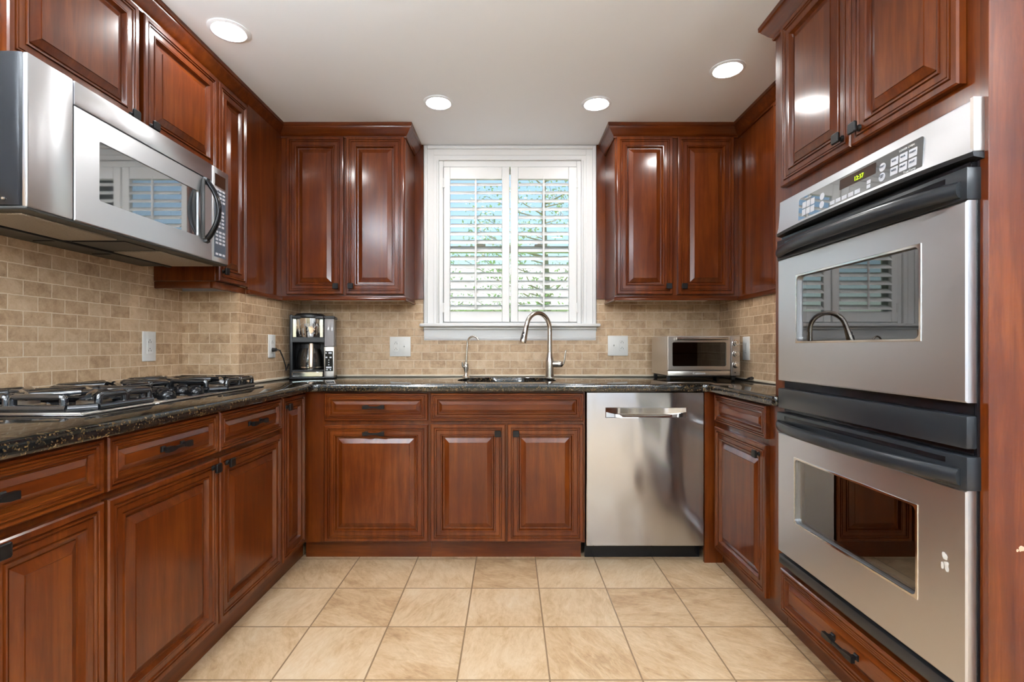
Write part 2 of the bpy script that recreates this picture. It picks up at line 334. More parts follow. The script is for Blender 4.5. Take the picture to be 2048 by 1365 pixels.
# ------------------------------------------------------------------ window over the sink
wn = struct(bpy.data.objects.new('window_1', None)); COL.objects.link(wn); wn.location = (0, YB, 1.2)
def casing(b, x0, x1, z0, z1, inner):  # stepped flat casing
    b.box(x0, x1, YB - .016, YB, z0, z1, .002, 1)
b = B(); cw = .093
for s in (-1, 1):
    xo, xi = s*.545, s*.452
    b.box(xo, xi, YB - .014, YB, 1.247, 2.285); b.box(xo, xo - s*.022, YB - .026, YB - .014, 1.247, 2.375, .004, 2); b.box(xo - s*.022, xo - s*.062, YB - .018, YB - .014, 1.247, 2.32, .002, 1); b.box(xi + s*.012, xi, YB - .022, YB - .014, 1.247, 2.285, .004, 2)
b.box(-.545, .545, YB - .014, YB, 2.285, 2.379); b.box(-.523, .523, YB - .026, YB - .014, 2.355, 2.377, .004, 2); b.box(-.483, .483, YB - .018, YB - .014, 2.316, 2.356, .002, 1); b.box(-.452, .452, YB - .022, YB - .014, 2.285, 2.297, .004, 2)
b.done('casing', WT, wn)
b = B(); b.box(-.567, .567, YB - .060, YB, 1.229, 1.249, .006, 3); b.box(WX0, WX1, YB, YB + .075, 1.235, 1.249); b.done('stool', WT, wn)
b = B(); b.ringstack([[(s*(.545 - .03*0), YB, 1.229) for s in (-1, 1)] + [(s*(.545), YB, 1.144) for s in (1, -1)],
                      [(s*(.545), YB - .014, 1.229) for s in (-1, 1)] + [(s*(.545), YB - .014, 1.144) for s in (1, -1)]])
b.box(-.548, .548, YB - .030, YB - .014, 1.211, 1.229, .006, 3); b.box(-.540, .540, YB - .020, YB - .014, 1.150, 1.166, .003, 2); b.done('apron', WT, wn)
b = B()
for s in (-1, 1): b.box(s*.452, s*.424, YB - .008, YB + .03, 1.249, 2.285, .003, 1)
b.box(-.424, .424, YB - .008, YB + .03, 2.246, 2.285, .003, 1); b.box(-.424, .424, YB - .008, YB + .03, 1.249, 1.258, .002, 1); b.done('shutter_frame', WT, wn)
b = B()
for s in (-1, 1): b.box(s*.452, s*.440, YB + .075, YB + .115, 1.249, 2.285)
for (z0, z1, y) in ((1.249, 1.76, YB + .075), (1.72, 2.28, YB + .100)):
    for s in (-1, 1): b.box(s*.440, s*.395, y, y + .022, z0, z1, .003, 1)
    b.box(-.396, .396, y, y + .022, z0, z0 + .045, .003, 1); b.box(-.396, .396, y, y + .022, z1 - .04, z1, .003, 1)
b.done('sash', WT, wn)
b = B(); b.box(-.395, .395, YB + .084, YB + .088, 1.294, 1.72); b.box(-.395, .395, YB + .109, YB + .113, 1.765, 2.24); b.done('window_pane', PANE, wn, 0)
b = B()
for x in (-.19, .19): b.box(x - .03, x + .03, YB + .073, YB + .10, 1.76, 1.772, .003, 1); b.cyl((x, YB + .085, 1.772), (x, YB + .085, 1.785), .012, .008, 12)
b.done('sash_lock', PL, wn)

def shutter(x0, x1, side, label):
    t = thing('plantation_shutter', ((x0+x1)/2, YB - .02, 1.26), label, 'shutter', 'window shutter panels')
    z0, z1, y0, y1 = 1.260, 2.243, YB - .018, YB + .012
    sl_, sr_ = (.040, .048) if side < 0 else (.048, .052)
    b = B(); b.box(x0, x0 + sl_, y0, y1, z0, z1, .003, 1); b.done('stile', WT, t)
    b = B(); b.box(x1 - sr_, x1, y0, y1, z0, z1, .003, 1); b.done('stile', WT, t)
    b = B(); b.box(x0 + sl_, x1 - sr_, y0, y1, 2.166, z1, .003, 1); b.done('top_rail', WT, t)
    b = B(); b.box(x0 + sl_, x1 - sr_, y0, y1, z0, 1.328, .003, 1); b.done('bottom_rail', WT, t)
    b = B(); a = R(33); yc = YB - .003
    for k in range(16):
        z = 1.354 + k*.0521; pts = [(.032*math.cos(q*2*math.pi/14), .0052*math.sin(q*2*math.pi/14)) for q in range(14)]
        ring = lambda x: [(x, yc + p*math.cos(a) - q*math.sin(a), z + p*math.sin(a) + q*math.cos(a)) for p, q in pts]
        b.ringstack([ring(x0 + sl_ + .002), ring(x1 - sr_ - .002)])
    b.done('louvers', WT, t)
    xm = (x0 + sl_ + x1 - sr_)/2
    b = B(); b.box(xm - .006, xm + .006, yc - .045, yc - .034, 1.34, 2.15, .002, 1); b.cyl((xm, yc - .040, 2.15), (xm, yc - .040, 2.175), .002, n=8); b.done('tilt_rod', WT, t)
    xh = x0 if side < 0 else x1
    for z in (1.35, 2.14):
        b = B(); b.cyl((xh, y0 - .003, z - .03), (xh, y0 - .003, z + .03), .004, n=10); b.box(xh - .009, xh + .009, y0 - .004, y0, z - .028, z + .028); b.done('hinge', WT, t)
    return t
shutter(-.420, -.003, -1, 'white louvered window shutter panel with tilt rod, left of the pair')
shutter(.003, .424, 1, 'white louvered window shutter panel with tilt rod, right of the pair')

# ------------------------------------------------------------------ base cabinets
def carcass(parent, face, plane, u0, u1, v0, v1, depth, m=WZ, top=True):
    F = FACE[face](plane); b = B()
    fbox(b, F, u0, u1, v0, v1, -.018, 0); fbox(b, F, u0, u0 + .016, v0, v1, -depth, -.018); fbox(b, F, u1 - .016, u1, v0, v1, -depth, -.018)
    fbox(b, F, u0 + .016, u1 - .016, v0, v0 + .016, -depth, -.018); fbox(b, F, u0 + .016, u1 - .016, v0, v1, -depth, -depth + .008)
    if top: fbox(b, F, u0 + .016, u1 - .016, v1 - .016, v1, -depth + .008, -.018)
    return b.done('body', m, parent, 0)
ZB, ZT = .098, .872
def toe(parent, face, plane, u0, u1, d=.062):
    F = FACE[face](plane); b = B(); fbox(b, F, u0, u1, 0, ZB, -d - .016, -d); return b.done('toe_kick', WX if face == 'B' else WY, parent, 0)
DZ0, DZ1, OZ0, OZ1 = .7265, .868, .112, .706
# left run, faces the room (+X)
FL_ = XL - .021
t = thing('base_cabinet', (-1.3, .95, 0), 'cherry base cabinet nearest the camera, with one wide drawer over two doors', 'cabinet', 'lower kitchen cabinets')
carcass(t, 'L', FL_, .645, 1.262, ZB, ZT, .555); toe(t, 'L', FL_, .645, 1.262, .038)
d = panel(t, 'L', XL, .655, 1.2575, DZ0, DZ1, 'drawer', DRAWP, WY); pull(d, 'L', XL, .956, .797)
d = panel(t, 'L', XL, .655, .953, OZ0, OZ1); knob(d, 'L', XL, .925, .69)
d = panel(t, 'L', XL, .957, 1.2575, OZ0, OZ1); knob(d, 'L', XL, .985, .69)
t = thing('base_cabinet', (-1.3, 1.75, 0), 'cherry cabinet under the cooktop with two drawers over two wide doors', 'cabinet', 'lower kitchen cabinets')
carcass(t, 'L', FL_, 1.263, 2.240, ZB, ZT, .555); toe(t, 'L', FL_, 1.263, 2.240, .038)
for (a, c, kn) in ((1.2686, 1.7481, 1.714), (1.7572, 2.2361, 1.799)):
    d = panel(t, 'L', XL, a, c, DZ0, DZ1, 'drawer', DRAWP, WY); pull(d, 'L', XL, (a+c)/2, .797)
    d = panel(t, 'L', XL, a, c, OZ0, OZ1); knob(d, 'L', XL, kn, .679)
    if kn < 1.75:
        F = FACE['L'](XL)
        for (u, v, du, dv) in ((1.50, .555, .006, .03), (1.49, .50, .004, .028)):
            s = B(); s.ringstack([[F(u, v, q), F(u + .0008, v, q), F(u + du + .0008, v + dv, q), F(u + du, v + dv, q)] for q in (-.002, -.0017)]); s.done('scratch', CHIP, d, 0)
t = thing('base_cabinet', (-1.3, 2.37, 0), 'narrow full-height cherry door cabinet in the left corner', 'cabinet', 'lower kitchen cabinets')
carcass(t, 'L', FL_, 2.241, 2.526, ZB, ZT, .28); toe(t, 'L', FL_, 2.241, 2.60, .038)
d = panel(t, 'L', XL, 2.2455, 2.4936, OZ0, .868); knob(d, 'L', XL, 2.278, .823)
# back run, faces the camera (-Y)
FB_ = YF + .021
t = thing('base_cabinet', (-.7, 2.8, 0), 'cherry pull-out cabinet beside the left corner with handles on drawer and door', 'cabinet', 'lower kitchen cabinets')
carcass(t, 'B', FB_, -1.050, -.4125, ZB, ZT, .58); toe(t, 'B', FB_, -1.07, -.4125, .058)
d = panel(t, 'B', YF, -.946, -.420, DZ0 - .002, DZ1 - .002, 'drawer', DRAWP, WX); pull(d, 'B', YF, -.690, .797, .046)
d = panel(t, 'B', YF, -.948, -.419, OZ0 - .003, OZ1 - .002); pull(d, 'B', YF, -.690, .662, .046)
t = thing('sink_cabinet', (0, 2.8, 0), 'cherry sink cabinet with a long false front over two doors', 'cabinet', 'lower kitchen cabinets')
F = FACE['B'](FB_); b = B()
fbox(b, F, -.4115, .384, ZB, ZT, -.018, 0); fbox(b, F, -.4115, -.3955, ZB, ZT, -.58, -.018); fbox(b, F, .368, .384, ZB, ZT, -.58, -.018); fbox(b, F, -.3955, .368, ZB, ZB + .016, -.58, -.018); b.done('body', WZ, t, 0)
toe(t, 'B', FB_, -.4115, .372, .058)
panel(t, 'B', YF, -.4045, .374, DZ0 - .004, DZ1 - .002, 'false_front', DRAWP, WX)
d = panel(t, 'B', YF, -.4045, -.0229, OZ0 - .003, OZ1 + .001); knob(d, 'B', YF, -.062, .662)
d = panel(t, 'B', YF, -.0127, .374, OZ0 - .003, OZ1 + .001); knob(d, 'B', YF, .030, .662)
# right run, faces the room (-X)
FR_ = XR + .021
t = thing('base_cabinet', (1.3, 2.2, 0), 'cherry base cabinet right of the dishwasher, drawer without a handle over one door', 'cabinet', 'lower kitchen cabinets')
carcass(t, 'R', FR_, 1.932, 2.53, ZB, ZT, .275); toe(t, 'R', FR_, 1.932, 2.52, .040)
d = panel(t, 'R', XR, 1.985, 2.482, .729, .864, 'drawer', DRAWP, WY)
d = panel(t, 'R', XR, 1.985, 2.482, .086, .703); knob(d, 'R', XR, 2.035, .660)
b = B(); b.box(.992, 1.085, 2.512, 2.53, 0, ZT); b.done('corner_filler', WZ, t, 0)

# ------------------------------------------------------------------ worktop (one U-shaped slab with the sink cut-out)
def fillet(p, a, c, r, n=5):
    p, a, c = Vector(p), Vector(a), Vector(c); da, dc = (a-p).normalized(), (c-p).normalized()
    ce = p + (da + dc)*r; s = p + da*r - ce; out = []
    e = p + dc*r - ce
    for k in range(n+1):
        v = s.lerp(e, k/n); out.append(tuple((ce + v.normalized()*r)))
    return out
XLC, YBC, XRC = -1.000, 2.480, 1.002
outer = [(XLW + T + .001, .62), (XLC, .62)] + fillet((XLC, YBC), (XLC, 0), (0, YBC), .035) + fillet((XRC, YBC), (0, YBC), (XRC, 0), .035) + fillet((XRC, 1.868), (XRC, 3), (2, 1.868), .02) + [(1.036, 1.868), (1.036, 1.936), (XRP - T - .001, 1.936), (XRP - T - .001, YB - T - .001), (XLP + T + .001, YB - T - .001), (XLP + T + .001, YJ - T - .001), (XLW + T + .001, YJ - T - .001)]
SX, SY = -.018, 2.800
def sinkloop(grow=0.0, n=40):
    o = []
    for k in range(n):
        a = 2*math.pi*k/n; ca, sa = math.cos(a), math.sin(a); e = .78
        o.append((SX + (.279+grow)*math.copysign(abs(ca)**e, ca), SY + ((.232 if sa > 0 else .19)+grow)*math.copysign(abs(sa)**e, sa)))
    return o
hole = sinkloop()
b = B(); bm = b.bm
def loop(pts, z):
    vs = [bm.verts.new((x, y, z)) for x, y in pts]; return vs, [bm.edges.new((vs[i], vs[(i+1) % len(vs)])) for i in range(len(vs))]
ZC0, ZC1, RB = .875, .914, .009
def inset(pts, r):
    o = []; n = len(pts)
    for i in range(n):
        a, p, c = Vector(pts[i-1]), Vector(pts[i]), Vector(pts[(i+1) % n]); d0, d1 = (p-a).normalized(), (c-p).normalized()
        n0, n1 = Vector((-d0.y, d0.x)), Vector((-d1.y, d1.x)); o.append(tuple(p + (n0+n1)/(1+n0.dot(n1))*r))
    return o
lev = [(RB, ZC0), (RB*.3, ZC0 + RB*.3), (0, ZC0 + RB), (0, ZC1 - RB), (RB*.3, ZC1 - RB*.3), (RB, ZC1)]
ol = [loop(inset(outer, r), z) for r, z in lev]; hl = [loop([(SX + (x-SX)*(1 + q), SY + (y-SY)*(1 + q)) for x, y in hole], z) for q, z in ((0, ZC0), (0, ZC1 - .001), (.003, ZC1))]
for stack in (ol, hl):
    for (va, _), (vb, _) in zip(stack, stack[1:]):
        for i in range(len(va)):
            j = (i+1) % len(va); bm.faces.new((va[i], va[j], vb[j], vb[i]))
bmesh.ops.triangle_fill(bm, edges=ol[0][1] + hl[0][1], use_beauty=True); bmesh.ops.triangle_fill(bm, edges=ol[-1][1] + hl[-1][1], use_beauty=True)
ct = tag(b.done('countertop', GR, None, 35), 'polished black-brown speckled granite worktop running around three sides', 'countertop')
# sink bowl
t = thing('sink_basin', (SX, SY, .69), 'undermount steel sink bowl set below the granite cut-out', 'sink')
b = B(); g = lambda s, z: [(SX + (x-SX)*s, SY + (y-SY)*s, z) for x, y in hole]
b.ringstack([g(1.06, .8735), g(1.0, .8735), g(.98, .80), g(.95, .72), g(.88, .69), g(.15, .685)], False, True)
b.done('bowl', TS, t)
b = B(); b.lathe(SX, SY, [(.045, .686), (.045, .689), (.035, .690), (.012, .687)], 24); b.done('drain', CH, t)

# ------------------------------------------------------------------ faucets
t = thing('kitchen_faucet', (.24, 2.955, .914), 'brushed nickel gooseneck pull-down faucet at the right of the sink', 'faucet')
fx, fy = .238, 2.955
b = B(); b.lathe(fx, fy, [(.031, .914), (.031, .918), (.0265, .922), (.0255, .96), (.0262, 1.01), (.0235, 1.03), (.0185, 1.045), (.0155, 1.07)], 28); b.done('base', NI, t)
dx, dy = -.80, -.60; rr = .090; zc = 1.205
pts = [(fx, fy, 1.065), (fx, fy, 1.12), (fx, fy, zc)]
for k in range(1, 19):
    a = math.pi*k/18*.93; pts.append((fx + dx*rr*(1-math.cos(a)), fy + dy*rr*(1-math.cos(a)), zc + rr*1.08*math.sin(a)))
b = B(); b.tube(pts, [.0155]*2 + [.0142] + [.0138]*18, 20); b.done('spout', NI, t)
e = Vector(pts[-1]); dr = (e - Vector(pts[-2])).normalized()
b = B(); b.tube([e - dr*.002, e, e + dr*.03, e + dr*.075, e + dr*.098, e + dr*.105], [.0138, .0146, .0160, .0195, .0205, .018], 22); sp = b.done('spray_head', NI, t)
side = Vector((-.45, -.89, 0)).normalized(); b = B()
for q, hh in ((.045, .007), (.070, .012)):
    c = e + dr*q + side*(.0155 + q*.05); b.tube([c - dr*hh, c - dr*hh*.5, c + dr*hh*.5, c + dr*hh], [.004, .006, .006, .004], 10)
b.done('spray_button', BS, sp)
b = B(); b.tube([(fx + .015, fy - .002, 1.000), (fx + .045, fy - .004, 1.000), (fx + .052, fy - .005, 1.0), (fx + .072, fy - .006, .999), (fx + .080, fy - .007, .999)], [.0185, .0185, .0195, .0175, .010], 20); b.done('valve', NI, t)
b = B(); b.tube([(fx+.068, fy-.008, .985), (fx+.080, fy-.012, 1.00), (fx+.088, fy-.014, 1.03), (fx+.089, fy-.014, 1.055), (fx+.096, fy-.014, 1.082)], [.0045, .0058, .0052, .0048, .0042], 12); b.done('lever', NI, t)
t = thing('filter_faucet', (-.272, 3.05, .914), 'small slim nickel drinking-water faucet at the left of the sink', 'faucet')
fx, fy = -.272, 3.048
b = B(); b.lathe(fx, fy, [(.024, .914), (.024, .917), (.016, .922), (.0105, .940), (.0125, .955), (.0175, .972), (.018, .985), (.014, .998), (.009, 1.006)], 24); b.done('base', NI, t)
pts = [(fx, fy, 1.0), (fx + .004, fy, 1.06), (fx + .008, fy, 1.125)]
for k in range(1, 15):
    a = math.pi*k/14*.86; pts.append((fx + .008 + .037*(1-math.cos(a)), fy - .012*(1-math.cos(a)), 1.125 + .042*math.sin(a)))
b = B(); b.tube(pts, [.0072, .0065, .0060] + [.0055]*14, 14); b.done('spout', NI, t)
b = B(); b.tube([(fx - .012, fy - .01, .975), (fx - .019, fy - .014, .985), (fx - .022, fy - .015, 1.008)], [.007, .0062, .005], 10); b.tube([(fx - .008, fy - .014, .985), (fx - .006, fy - .017, 1.006)], [.005, .004], 10); b.done('lever', NI, t)

# ------------------------------------------------------------------ dishwasher
t = thing('dishwasher', (.688, 2.8, 0), 'stainless steel dishwasher with a recessed pocket handle under the worktop', 'dishwasher')
X0, X1, YD = .388, .986, 2.502
b = B(); b.box(X0 + .004, X1 - .004, YD + .045, 3.07, .09, .868); b.done('tub', GY, t, 0)
hx0, hx1, hz0, hz1 = .485, .900, .741, .794
F = FACE['B'](YD); b = B()   # door skin with the pocket pressed into it
o_ = [(X0, .0895), (X1, .0895), (X1, .8715), (X0, .8715)]; i_ = [(hx0, hz0), (hx1, hz0), (hx1, hz1), (hx0, hz1)]
rings = [[F(u, v, -.045) for u, v in o_], [F(u, v, -.003) for u, v in o_], [F(u + (.003 if u < .5 else -.003), v + (.003 if v < .5 else -.003), 0) for u, v in o_]]
rv = [[b.bm.verts.new(p) for p in r] for r in rings]; hv = [b.bm.verts.new(F(u, v, 0)) for u, v in i_]; bv = [b.bm.verts.new(F(u + (.004 if u < .6 else -.004), v + (.003 if v < .76 else -.003), -.003)) for u, v in i_]
for a, c in ((rv[0], rv[1]), (rv[1], rv[2]), (rv[2], hv), (hv, bv)):
    for i in range(4): b.bm.faces.new((a[i], a[(i+1) % 4], c[(i+1) % 4], c[i]))
b.bm.faces.new(rv[0])
dd = b.done('door', DW, t, 25)
b = B(); n = 24; rows = []
for k in range(n+1):
    s = k/n; u = hx0 + .004 + (hx1 - hx0 - .008)*s; q = 1 - (2*s - 1)**4*1.0
    rows.append([F(u, hz1 - .003, -.003), F(u, hz1 - .004, -.003 - .030*q), F(u, hz0 + .028 - .012*q, -.003 - .030*q), F(u, hz0 + .012 + .018*(1-q), -.004 - .004*q), F(u, hz0 + .003, -.003)])
b.ringstack(rows, False, False, False); b.done('pocket_handle', CH, dd, 60)
b = B(); b.box(X0 + .002, X1 + .004, 2.575, 2.59, .004, .088); b.done('toe_panel', BK, t, 0)

# ------------------------------------------------------------------ upper cabinets
# over the microwave
UZ = 2.303
FUL = XUL - .020
t = thing('wall_cabinet', (-1.45, 1.75, 1.86), 'two-door cherry wall cabinet over the microwave', 'cabinet', 'upper kitchen cabinets')
carcass(t, 'L', FUL, 1.245, 2.2185, 1.860, CEIL - .001, .274)
d = panel(t, 'L', XUL, 1.2865, 1.744, 1.872, UZ); knob(d, 'L', XUL, 1.704, 1.905)
d = panel(t, 'L', XUL, 1.768, 2.2135, 1.872, UZ); knob(d, 'L', XUL, 1.800, 1.908)
t = thing('wall_cabinet', (-1.45, 2.35, 1.37), 'narrow single-door cherry wall cabinet right of the microwave', 'cabinet', 'upper kitchen cabinets')
F = FACE['L'](FUL); b = B(); fbox(b, F, 2.219, 2.474, 1.40, CEIL - .001, -.018, 0); fbox(b, F, 2.219, 2.2345, 1.40, CEIL - .001, -.274, -.018); fbox(b, F, 2.2345, YJ - T - .001, 1.40, 1.416, -.274, -.018); b.done('body', WZ, t, 0)
d = panel(t, 'L', XUL, 2.2245, 2.467, 1.4015, UZ); knob(d, 'L', XUL, 2.250, 1.446)
b = B(); fbox(b, F, 2.219, 2.474, 1.366, 1.398, -.02, .004, .004, 2); b.box(XLW + T + .002, FUL - .02, 2.219, 2.233, 1.366, 1.398, .004, 2); b.done('light_rail', WX, t)
b = B(); b.box(-1.329, -1.318, 2.475, YU + .0195, 1.392, CEIL - .001); b.done('corner_panel', WZ, t, 0)
b = B(); b.box(-1.329, -1.310, 2.475, YU + .0195, 1.368, 1.391, .004, 2); b.done('corner_rail', WY, t)
def backwall(x0, x1, doors, label, sgn, fill):
    t = thing('wall_cabinet', ((x0+x1)/2, 3.0, 1.37), label, 'cabinet', 'upper kitchen cabinets')
    fy = YU + .0205; F = FACE['B'](fy); b = B()
    fbox(b, F, x0, x1, 1.398, CEIL - .001, -.018, 0); fbox(b, F, x0, x0 + .016, 1.398, CEIL - .001, -.28, -.018); fbox(b, F, x1 - .016, x1, 1.398, CEIL - .001, -.28, -.018); fbox(b, F, x0 + .016, x1 - .016, 1.398, 1.412, -.28, -.018)
    b.done('body', WZ, t, 0)
    for (a, c, k) in doors: d = panel(t, 'B', YU, a, c, 1.404, 2.309); knob(d, 'B', YU, k, 1.449)
    xe = x1 if sgn > 0 else x0; prof = [(-.012, 1.397), (-.012, 1.372), (.004, 1.370), (.006, 1.378), (.001, 1.388), (.001, 1.397)]
    path = [(x0, fy), (x1, fy), (x1, YB - T - .002)] if sgn > 0 else [(x0, YB - T - .002), (x0, fy), (x1, fy)]
    sweep(path, prof).done('light_rail', WX, t)
    b = B(); b.box(fill[0], fill[1], YB - T - .017, YB - T - .001, 1.405, CEIL - .001); b.done('scribe_filler', WZ, t, 0)
    return t
backwall(-1.3285, -.604, ((-1.283, -.957, -.994), (-.941, -.609, -.908)), 'two-door cherry wall cabinet left of the window', 1, (-.6035, -.5475))
backwall(.604, 1.3265, ((.613, .934, .906), (.964, 1.2855, .994)), 'two-door cherry wall cabinet right of the window', -1, (.5475, .6035))
t = thing('wall_cabinet', (1.33, 2.3, 1.37), 'narrow cherry wall cabinet and flat panel between the window-side cabinet and oven', 'cabinet', 'upper kitchen cabinets')
b = B(); b.box(1.316, 1.329, 1.936, YU + .0195, 1.392, CEIL - .001); b.done('body', WZ, t, 0)
d = panel(t, 'R', 1.296, 2.12, 2.432, 1.404, UZ)
b = B(); b.box(1.310, 1.329, 1.936, YU + .0195, 1.368, 1.391, .004, 2); b.done('light_rail', WY, t)
CRP = [(0, 2.306), (.007, 2.306), (.0085, 2.313), (.0065, 2.317), (.011, 2.320), (.020, 2.330), (.031, 2.346), (.038, 2.354), (.0395, 2.360), (.045, 2.363), (.046, 2.379), (0, 2.379)]
tag(sweep([(XLW + .001, 1.2445), (FUL + .001, 1.2445), (FUL + .001, YU + .0195), (-.6035, YU + .0195), (-.6035, YB - .03)], CRP).done('crown_molding', WX, None, 30), 'cherry crown molding above the left upper cabinets against the ceiling', 'molding')
tag(sweep([(.6035, YB - .03), (.6035, YU + .0195), (1.3155, YU + .0195), (1.3155, 1.99)], CRP).done('crown_molding', WX, None, 30), 'cherry crown molding above the cabinets between window and oven tower', 'molding')
# under-cabinet light strips
for (x0, x1, w) in ((-1.20, -.645, 'left'), (.64, 1.19, 'right')):
    t = thing('under_cabinet_light', ((x0+x1)/2, 2.97, 1.38), 'slim white light bar beneath the wall cabinet %s of the window' % w, 'light', 'under-cabinet lights')
    b = B(); b.box(x0, x1, 2.90, 3.02, 1.381, 1.397, .004, 2); b.done('housing', PL, t)
    b = B(); b.box(x0 + .02, x1 - .02, 2.91, 2.965, 1.376, 1.381, .002, 1); b.done('lens', PL, t)

# ------------------------------------------------------------------ microwave over the cooktop
t = thing('microwave', (-1.42, 1.70, 1.452), 'stainless over-the-range microwave with black curved handle above the cooktop', 'microwave')
MZ0, MZ1, MY0, MY1, XM = 1.452, 1.853, 1.2500, 2.147, -1.227
pts = [(XLW + T + .002, MY0), (XM - .055, MY0)] + [(XM - .055 + .040*math.sin(R(a)), MY0 + .004 - .004*math.cos(R(a))) for a in (30, 60, 90)] + [(XM - .015, MY1), (XLW + T + .002, MY1)]
b = B(); b.prism(pts, lambda p, q, z: (p, q, z), MZ0 + .010, MZ1); b.done('case', BK, t, 30)
F = FACE['L'](XM)
b = B(); fbox(b, F, MY0 + .002, 1.3845, MZ0 + .006, MZ1, -.015, 0, .004, 2); b.done('side_panel', ST, t)
b = B(); fbox(b, F, 1.388, 2.0270, 1.785, MZ1, -.015, 0, .003, 2); b.done('vent_panel', ST, t)
MW = (1.472, 1.940, 1.538, 1.716)
def framed(b, F, u0, u1, v0, v1, win, r, d0, d1, n=6, edge=.003):
    """plate with a rounded window opening"""
    ip = rrect(*win, r, n); m = len(ip); cu, cv = (win[0]+win[1])/2, (win[2]+win[3])/2
    op = []
    q = n + 1
    for i, (u, v) in enumerate(ip):
        c = i // q; k = (i % q)/n
        U, V = ((u1, v1), (u0, v1), (u0, v0), (u1, v0))[c]
        # spread along the two plate edges meeting in the corner
        eu = u if (c in (0, 2)) == (k > .5) else U; ev = V if (c in (0, 2)) == (k > .5) else v
        if abs(k - .5) < 1e-6: eu, ev = U, V
        op.append((eu, ev))
    ins = [(max(u0+edge, min(u1-edge, u)), max(v0+edge, min(v1-edge, v))) for u, v in op]
    rings = [[F(u, v, d0) for u, v in ip], [F(u, v, d0) for u, v in op], [F(u, v, d1 - edge*.7) for u, v in op], [F(u, v, d1) for u, v in ins], [F(u, v, d1) for u, v in ip], [F(u, v, d0) for u, v in ip]]
    b.ringstack(rings, False, False); bmesh.ops.remove_doubles(b.bm, verts=b.bm.verts[:], dist=1e-5)
    return b
b = B(); framed(b, F, 1.388, 2.0270, MZ0 + .006, 1.7815, MW, .006, -.015, 0); md = b.done('door', ST, t, 30)
b = B(); fbox(b, F, MW[0] - .004, MW[1] + .004, MW[2] - .004, MW[3] + .004, -.008, -.004); b.done('window', DG, md, 0)
b = B(); hp = []
for k in range(15):
    s = k/14; hp.append(F(1.985 + .012*math.sin(math.pi*s)*0, 1.535 + .235*s, .004 + .050*math.sin(math.pi*s)**.8))
b.tube(hp, [.014 - .002*math.sin(math.pi*k/14) for k in range(15)], 14, .75); 
b.ringstack([[F(1.985 + a, v, d) for a, v, d in ((-.014, z - .014, 0), (.014, z - .014, 0), (.014, z + .014, 0), (-.014, z + .014, 0))] if i == 0 else [F(1.985 + a, z + c, .012) for a, c in ((-.011, -.01), (.011, -.01), (.011, .01), (-.011, .01))] for i, z in ((0, 1.535), (1, 1.535))])
b.ringstack([[F(1.985 + a, 1.77 + c, d) for a, c in ((-w, -w), (w, -w), (w, w), (-w, w))] for w, d in ((.014, 0), (.010, .012))])
b.done('handle', BK, md)
b = B(); hp = [F(1.962 - .016*math.sin(math.pi*k/12), 1.535 + .235*k/12, .003 + .010*math.sin(math.pi*k/12)) for k in range(13)]; b.tube(hp, .009, 12, .6); b.done('handle_base', GY, md)
b = B(); fbox(b, F, 2.0305, MY1, MZ0 + .006, MZ1, -.015, 0, .004, 2); cp = b.done('control_panel', ST, t)
b = B(); fbox(b, F, 2.048, 2.122, 1.775, 1.826, -.001, .001); b.done('display', SCR, cp, 0)
b = B(); fbox(b, F, 2.043, 2.124, 1.478, 1.762, -.001, .0008); kp = b.done('keypad', KEYD, cp, 0)
b = B()
for v0, rows, cols in ((1.712, 4, 3), (1.622, 5, 2), (1.535, 4, 3), (1.487, 1, 3)):
    for r in range(rows):
        for c in range(cols):
            u = 2.051 + c*.0245 + (.018 if cols == 2 else 0); v = v0 + r*.0155 - (.0155*(rows-1) - .045 if rows > 1 else 0)
            b = B(); fbox(b, F, u, u + .017, v, v + .0085, .0006, .0018); b.done('key', KEY, cp, 0)
z = MZ0; b = B()
b.box(XLW + T + .003, XM - .004, MY0 + .002, MY1 - .002, z, z + .010, .003, 1)
us = b.done('underside', GY, t)
for (y0, y1) in ((1.285, 1.60), (1.80, 2.115)):
    b = B(); b.box(-1.45, -1.275, y0, y1, z - .005, z + .001, .002, 1); b.done('grease_filter', FILT, us)
b = B(); b.box(-1.45, -1.275, 1.63, 1.77, z - .003, z + .001); b.box(-1.57, -1.49, 1.33, 1.55, z - .003, z + .001); b.box(-1.57, -1.49, 1.62, 1.78, z - .003, z + .001); b.box(-1.57, -1.49, 1.85, 2.07, z - .003, z + .001); b.box(-1.475, -1.46, MY0 + .02, MY1 - .02, z - .008, z + .001, .002, 1); b.done('vent_cover', BS, us, 0)
b = B(); b.cyl((-1.285, MY0 - .001, 1.478), (-1.285, MY0 - .004, 1.478), .004, .003, 10); b.done('screw', NI, t)

